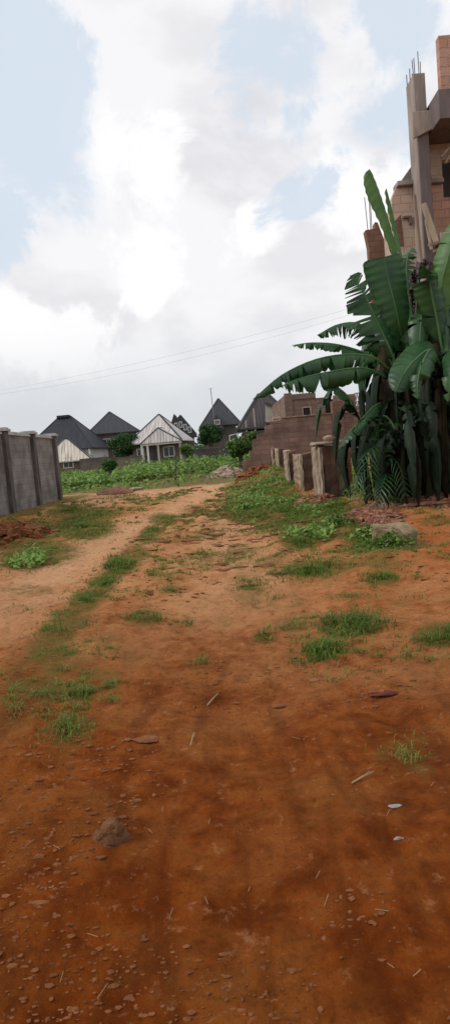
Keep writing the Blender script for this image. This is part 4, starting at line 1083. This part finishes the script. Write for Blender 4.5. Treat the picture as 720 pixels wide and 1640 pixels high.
def stem(t, a, b_, r0_, r1_, seed=0):
    r = random.Random(seed); pts = []; rs = []
    for k in range(11):
        u = k/10; q = Vector(a).lerp(Vector(b_), u)+Vector((.05*math.sin(u*3+seed), .04*math.sin(u*2.3+seed), 0)); pts.append(q); rs.append(r0_*(1-u)+r1_*u+r.uniform(-.012, .012))
    mb = MB(); mb.tube(pts, rs, 12); return mb.build('pseudostem', M['pseudostem'], t, smooth=True)
def arc(base, ang, up, length, reach, drop):
    """arching midrib: leaves the stem steeply and bends over"""
    d = Vector((math.cos(ang), math.sin(ang), 0)); b_ = Vector(base)
    return [b_, b_+d*reach*.25*length+Vector((0, 0, up*.55*length)), b_+d*reach*.6*length+Vector((0, 0, up*.8*length)), b_+d*reach*.95*length+Vector((0, 0, (up*.75-drop*.45)*length)), b_+d*reach*1.12*length+Vector((0, 0, (up*.5-drop)*length))]
def dead_skirt(t, c, z, n, seed, lo=1.0, hi=2.2):  # hanging dead leaves, multiplied and darkened to paint the clump's deep shade
    r = random.Random(seed)
    for k in range(n):
        a = r.uniform(0, 6.3); d = Vector((math.cos(a), math.sin(a), 0)); b_ = Vector((c[0], c[1], z+r.uniform(-.4, .2))); l = r.uniform(lo, hi)
        banana_leaf(t, [b_, b_+d*.28+Vector((0, 0, .05)), b_+d*.42+Vector((0, 0, -l*.4)), b_+d*.34+Vector((0, 0, -l))], r.uniform(.4, .7), 1.0, .45, seed*10+k, 'banana_leaf_dead_shaded' if r.random() < .35 else 'banana_leaf_old', n=20, label='withered leaf hanging against the stem')
YB = 12.8
def bplant(px, Yb, ztop, label, seed, r0_=.15):
    b_ = P(px, 780, Yb); b_.z = h(b_.x, Yb)
    t = thing('banana_plant', b_, label, 'banana plant', 'banana plants in a dense clump', world=True)
    tp = Vector((b_.x-.05, Yb, ztop)); stem(t, b_-Vector((0, 0, .1)), tp, r0_, r0_*.55, seed)
    return t, b_, tp
# A: left-leaning plant with the long leaves that reach over the block wall
t, b_, tp = bplant(632, YB, 3.15, 'left front banana plant whose long torn leaves reach over the block wall', 1)
Y = YB
def pl(*pts): return [P(a, b2, yy) for a, b2, yy in pts]
banana_leaf(t, pl((632, 600, Y), (590, 570, Y-.2), (520, 572, Y-.3), (455, 598, Y-.4), (404, 640, Y-.5)), 0.72, 1.2, .72, 11, tipw=.1, label='long drooping leaf that reaches farthest left')
banana_leaf(t, pl((630, 612, Y), (585, 590, Y-.3), (530, 595, Y-.5), (480, 606, Y-.6), (450, 618, Y-.6)), .78, 1.3, .78, 12, tipw=.1)
banana_leaf(t, pl((632, 600, Y), (598, 572, Y), (545, 553, Y+.1), (500, 549, Y+.2), (467, 553, Y+.3)), .42, 1.0, .75, 13, tipw=.1)
banana_leaf(t, pl((636, 600, Y), (606, 548, Y), (575, 519, Y), (540, 520, Y), (507, 537, Y)), .75, 1.1, .8, 14, tipw=.15)
banana_leaf(t, pl((640, 600, Y), (622, 555, Y-.1), (598, 505, Y-.1), (580, 465, Y-.1), (560, 441, Y-.1)), .95, .3, .92, 15, normal=(.25, -1, .25), tipw=.3)
banana_leaf(t, pl((628, 640, Y), (600, 650, Y-.3), (575, 675, Y-.5), (552, 700, Y-.6), (540, 722, Y-.6)), .42, .7, .5, 17)
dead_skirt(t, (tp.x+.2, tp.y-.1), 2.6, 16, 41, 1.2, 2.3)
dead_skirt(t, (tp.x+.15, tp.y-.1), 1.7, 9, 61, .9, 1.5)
# B: the tall plant with the upright spear leaf and broad flag leaf
t, b_, tp = bplant(668, YB+.9, 3.9, 'tallest banana plant with an upright rolled young leaf', 2, .17)
Y2 = YB+.6
banana_leaf(t, pl((660, 520, Y2), (640, 430, Y2), (622, 360, Y2), (606, 312, Y2), (591, 271, Y2)), .46, .7, .0, 21, 'banana_leaf_bright', normal=(.35, -.9, .1), petiole=.22, blunt=True, label='upright half rolled bright young leaf')
banana_leaf(t, pl((662, 520, Y2), (652, 460, Y2-.1), (640, 400, Y2-.1), (630, 350, Y2-.1), (618, 302, Y2-.1)), .2, 1.2, .0, 26, 'banana_leaf_bright', normal=(.5, -.8, .1), petiole=.2, blunt=True)
banana_leaf(t, pl((650, 580, Y2), (640, 530, Y2-.5), (632, 490, Y2-.6), (622, 450, Y2-.6), (613, 412, Y2-.6)), .82, .1, .03, 22, normal=(.1, -1, .2), petiole=.1, blunt=2, label='broad flat leaf facing the track')
banana_leaf(t, pl((665, 560, Y2), (655, 490, Y2), (650, 440, Y2+.1), (652, 410, Y2+.2), (660, 396, Y2+.4)), .6, .5, .5, 23)
banana_leaf(t, pl((672, 560, Y2), (690, 500, Y2-.2), (705, 440, Y2-.2), (722, 400, Y2-.2), (748, 376, Y2-.2)), .75, .5, .2, 24, 'banana_leaf_bright', normal=(-.3, -1, .3))
banana_leaf(t, pl((668, 560, Y2), (664, 480, Y2-.5), (672, 425, Y2-.7), (685, 420, Y2-.9), (680, 515, Y2-1.0)), .5, 1.0, .85, 25, 'flower')
banana_leaf(t, pl((668, 560, Y2), (660, 470, Y2-.5), (664, 430, Y2-.8), (670, 440, Y2-1.0), (664, 510, Y2-1.1)), .4, 1.2, .9, 27, 'flower')
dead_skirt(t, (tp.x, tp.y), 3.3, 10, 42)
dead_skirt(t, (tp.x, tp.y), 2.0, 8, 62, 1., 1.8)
# C: right front plant
t, b_, tp = bplant(712, YB-.3, 3.05, 'right front banana plant with broad leaves bending to the camera', 3)
Y3 = YB-.4
banana_leaf(t, pl((705, 590, Y3), (690, 560, Y3-.3), (665, 575, Y3-.6), (645, 600, Y3-.8), (632, 628, Y3-.9)), .8, .35, .05, 31, normal=(-.1, -1, .5), tipw=.4, label='broad untorn leaf bending down to the left')
banana_leaf(t, pl((705, 590, Y3), (690, 560, Y3-.3), (676, 580, Y3-.8), (668, 610, Y3-.95), (668, 640, Y3-1.0)), .5, .7, .3, 32)
banana_leaf(t, pl((712, 590, Y3), (700, 520, Y3-.1), (690, 470, Y3-.2), (684, 440, Y3-.3), (676, 425, Y3-.5)), .7, .4, .3, 33)
banana_leaf(t, pl((715, 590, Y3), (735, 540, Y3-.2), (765, 510, Y3-.3), (800, 520, Y3-.4), (830, 570, Y3-.5)), .7, .6, .4, 34)
banana_leaf(t, pl((715, 590, Y3), (720, 560, Y3-.4), (722, 580, Y3-.9), (720, 610, Y3-1.1), (716, 645, Y3-1.1)), .5, .7, .4, 35)
banana_leaf(t, pl((712, 590, Y3), (706, 470, Y3), (715, 420, Y3-.1), (730, 370, Y3-.1), (745, 340, Y3-.1)), .7, .4, .1, 36, 'banana_leaf_bright', normal=(-.4, -1, .2))
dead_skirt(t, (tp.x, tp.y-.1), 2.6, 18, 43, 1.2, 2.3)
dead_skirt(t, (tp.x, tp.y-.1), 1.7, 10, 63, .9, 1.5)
# D, E: rear plants that close the clump
for k, (px, dY, zt, lb) in enumerate(((655, 2.0, 3.0, 'rear banana plant hidden in the shade behind the tallest one'), (745, 1.2, 3.4, 'banana plant at the right edge of the photo behind the front one'), (690, 1.6, 3.2, 'shaded banana plant in the middle of the clump'),
    (640, .9, 2.6, 'low shaded banana plant between the left front plant and the tallest plant'), (725, .4, 2.8, 'shaded banana plant just behind the right front plant'))):
    t, b_, tp = bplant(px, YB+dY, zt, lb, 5+k); r = random.Random(60+k)
    for q in range(8):
        a = q*2.4+r.uniform(-.4, .4)
        if k in (0, 3): a = r.uniform(-1.45, 1.45)
        banana_leaf(t, arc(tp-Vector((0, 0, .1)), a, r.uniform(.5, .85), r.uniform(1.7, 2.3), r.uniform(.5, .8), r.uniform(.5, .9)), r.uniform(.5, .72), r.uniform(.4, .8), r.uniform(.2, .6), 600+k*20+q)
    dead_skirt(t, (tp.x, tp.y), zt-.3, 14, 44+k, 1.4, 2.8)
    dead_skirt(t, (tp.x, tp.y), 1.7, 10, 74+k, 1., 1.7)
# F: young suckers at the foot
for k, (px, Yb, zt, lb) in enumerate(((592, YB+.2, 1.6, 'thin young banana sucker left of the clump, nearest the posts'), (650, YB-.7, 1.2, 'short banana sucker in front of the clump'), (690, YB-.5, 1.5, 'banana sucker at the foot of the right front plant'), (735, YB-.4, 1.4, 'banana sucker at the right edge of the photo'))):
    t, b_, tp = bplant(px, Yb, zt, lb, 9+k, .07); r = random.Random(80+k)
    for q in range(5):
        a = q*2.4+r.uniform(-.4, .4)
        banana_leaf(t, arc(tp-Vector((0, 0, .05)), a, r.uniform(.5, .9), r.uniform(.8, 1.35), r.uniform(.4, .7), r.uniform(.5, 1.0)), r.uniform(.3, .45), r.uniform(.4, .9), r.uniform(.3, .7), 800+k*20+q, 'banana_leaf' if q % 2 else 'banana_leaf_old', n=24)
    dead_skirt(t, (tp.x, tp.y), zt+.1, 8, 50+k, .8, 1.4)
# flower bud with bunch, hanging at the upper right
mb = MB(); q = P(672, 440, Y2-.8)

# young palm with feathered fronds at the foot of the clump
p = P(606, 800, YB-.7); p.z = h(p.x, p.y)
t = thing('young_palm', p, 'small feathery palm with drooping narrow leaflets left of the banana stems', 'palm', world=True)
r = random.Random(90)
for k, pts in enumerate((((608, 790, 0), (600, 720, -.1), (588, 735, -.3), (592, 790, -.4)), ((608, 790, 0), (596, 745, -.1), (574, 760, -.2), (568, 796, -.3)), ((610, 790, 0), (612, 730, -.1), (600, 715, -.3), (578, 735, -.5)),
                         ((610, 790, 0), (622, 735, 0), (640, 750, -.2), (648, 790, -.3)), ((608, 790, 0), (605, 700, 0), (592, 668, -.1), (572, 680, -.1)), ((610, 790, 0), (618, 760, -.3), (612, 775, -.6), (604, 806, -.7)))):
    mid = catmull([P(a, b2, YB-.7+dy) for a, b2, dy in pts], 26); mb = MB(); mb.tube(mid, [.012*(1-.7*i/26) for i in range(27)], 5)
    for i in range(4, 27, 2):
        T = (mid[min(i+1, 26)]-mid[i-1]).normalized(); S = T.cross(Vector((0, 0, 1)))
        if S.length < .1: S = Vector((1, 0, 0))
        S.normalize(); ln = .34*math.sin(math.pi*(i-2)/27)**.6
        for sd in (-1, 1):
            e = mid[i]+S*sd*ln*.75+T*ln*.5-Vector((0, 0, ln*.45)); m_ = mid[i].lerp(e, .5)+Vector((0, 0, .03)); wv = T*.017
            mb.add([mid[i]-wv*.4, mid[i]+wv*.4, m_+wv, m_-wv, e], [(0, 1, 2, 3), (3, 2, 4)])
    mb.build('frond', M['banana_leaf'] if k % 3 else M['leaf_dark'], t)

# undergrowth behind the posts and under the clump
def undergrowth():
    mb = MB(); r = random.Random(71)
    for _ in range(11000):
        x = r.uniform(2.9, 8.0)**1.0; Y = r.uniform(14.2, 24)
        if x < 3.4 and Y < 17.5 and r.random() < .6: continue
        if x > 4.6 and nz(x, Y, .9, 2, 8) < -.05: continue
        leafquad(mb, Vector((x, Y, h(x, Y)+r.uniform(.02, .45))), r.uniform(.03, .08), r, r.choice((0, 1, 1)))
    o = mb.build('undergrowth', [M['leaf_light'], M['grass']]); o['kind'] = 'stuff'; tag(o, 'bright low weeds behind the banana clump', 'weeds')
undergrowth()

# ------------------------------------------------------------------ light and sky
sun_dir = Vector((-.78, -.08, .62)).normalized()
sl = bpy.data.lights.new('sun', 'SUN'); sl.energy = 1.5; sl.angle = R(10); sl.color = (1, .95, .88)
so = bpy.data.objects.new('sun', sl); col.objects.link(so); so.rotation_euler = sun_dir.to_track_quat('Z', 'Y').to_euler(); so.location = (-20, 10, 30)
w = bpy.data.worlds.new('World'); scene.world = w; w.use_nodes = True
N = w.node_tree.nodes; L = w.node_tree.links
bg = N['Background']; bg.inputs['Strength'].default_value = .1
sky = N.new('ShaderNodeTexSky'); sky.sky_type = 'NISHITA'; sky.sun_disc = False
sky.sun_elevation = math.asin(sun_dir.z); sky.sun_rotation = math.atan2(sun_dir.x, sun_dir.y)
tc = N.new('ShaderNodeTexCoord')
def wn(sc, det, rg, dist=0, off=(0, 0, 0), st=(1, 1, 1)):
    mp = N.new('ShaderNodeMapping'); mp.inputs['Location'].default_value = off; mp.inputs['Scale'].default_value = st
    L.new(tc.outputs['Generated'], mp.inputs[0])
    n = N.new('ShaderNodeTexNoise'); n.inputs['Scale'].default_value = sc; n.inputs['Detail'].default_value = det; n.inputs['Roughness'].default_value = rg; n.inputs['Distortion'].default_value = dist
    L.new(mp.outputs[0], n.inputs['Vector']); return n
def wm(op, a, b_, clamp=False):
    n = N.new('ShaderNodeMath'); n.operation = op; n.use_clamp = clamp
    for i, v in enumerate((a, b_)):
        if isinstance(v, (int, float)): n.inputs[i].default_value = v
        else: L.new(v, n.inputs[i])
    return n.outputs[0]
def wmr(f, lo, hi, a=0., b_=1.):
    n = N.new('ShaderNodeMapRange'); n.interpolation_type = 'SMOOTHSTEP'; n.inputs[1].default_value = lo; n.inputs[2].default_value = hi; n.inputs[3].default_value = a; n.inputs[4].default_value = b_
    L.new(f, n.inputs[0]); return n.outputs[0]
def wmix(f, a, b_):
    n = N.new('ShaderNodeMix'); n.data_type = 'RGBA'
    for i, v in ((0, f), (6, a), (7, b_)):
        if isinstance(v, tuple): n.inputs[i].default_value = (*v, 1)
        elif isinstance(v, float): n.inputs[i].default_value = v
        else: L.new(v, n.inputs[i])
    return n.outputs[2]
edge = wn(7, 7, .62, .3, (3.1, 0, 0)); big = wn(2.6, 6, .55, .2, (.7, .3, 1.9), (1, 1, 1.6)); soft = wn(5.5, 4, .5, 0, (9, 2, 4), (1, 1, 1.8))
def spot(px, py, rad_px):
    d = (f0+cr*((px-360)/F)-cu*((py-820)/F)).normalized()
    v = N.new('ShaderNodeVectorMath'); v.operation = 'DISTANCE'; L.new(tc.outputs['Generated'], v.inputs[0]); v.inputs[1].default_value = d
    x = wm('ADD', v.outputs['Value'], wm('MULTIPLY', wm('SUBTRACT', edge.outputs['Fac'], .5), .34))
    return wmr(x, rad_px/F*.55, rad_px/F*1.3, 1, 0)
def un(lst):
    o = None
    for s_ in lst:
        q = spot(*s_); o = q if o is None else wm('MAXIMUM', o, q)
    return o
gaps = un([(50, 235, 90), (425, 215, 62), (465, 300, 48), (600, 190, 60), (60, 90, 60), (420, 90, 70), (620, 60, 60), (15, 330, 40)])
bright = un([(560, 290, 75), (405, 375, 60), (170, 240, 55), (115, 560, 60), (250, 430, 50), (620, 300, 60), (250, 260, 60), (60, 560, 50)])
grey = wmr(big.outputs['Fac'], .46, .64)
sp = N.new('ShaderNodeSeparateXYZ'); L.new(tc.outputs['Generated'], sp.inputs[0])
blue = wmix(.86, sky.outputs[0], (7.5, 8.45, 9.5))
cl = wmix(grey, (9.4, 9.35, 9.6), (7.1, 7.1, 7.5))
cl = wmix(wmr(soft.outputs['Fac'], .5, .68), cl, (8.2, 8.2, 8.5))
cl = wmix(wm('MULTIPLY', bright, .9), cl, (10.3, 10.2, 10.3))
low = wmr(sp.outputs[2], .02, .22, 1, 0)
cl = wmix(wm('MULTIPLY', low, .92), cl, (6.6, 7.0, 7.25))
gen_gap = wmr(big.outputs['Fac'], .32, .38, 1, 0)
out = wmix(wm('MULTIPLY', gaps, .9), cl, blue)
L.new(out, bg.inputs['Color'])
try:
    w.cycles.sampling_method = 'MANUAL'; w.cycles.sample_map_resolution = 512
except Exception: pass

scene.view_settings.view_transform = 'Standard'; scene.view_settings.look = 'None'
scene.view_settings.exposure = 0; scene.view_settings.gamma = 1
scene.render.engine = 'CYCLES'
scene.cycles.max_bounces = 6; scene.cycles.transparent_max_bounces = 4
for o in bpy.data.objects:
    if '_world' in o: del o['_world']
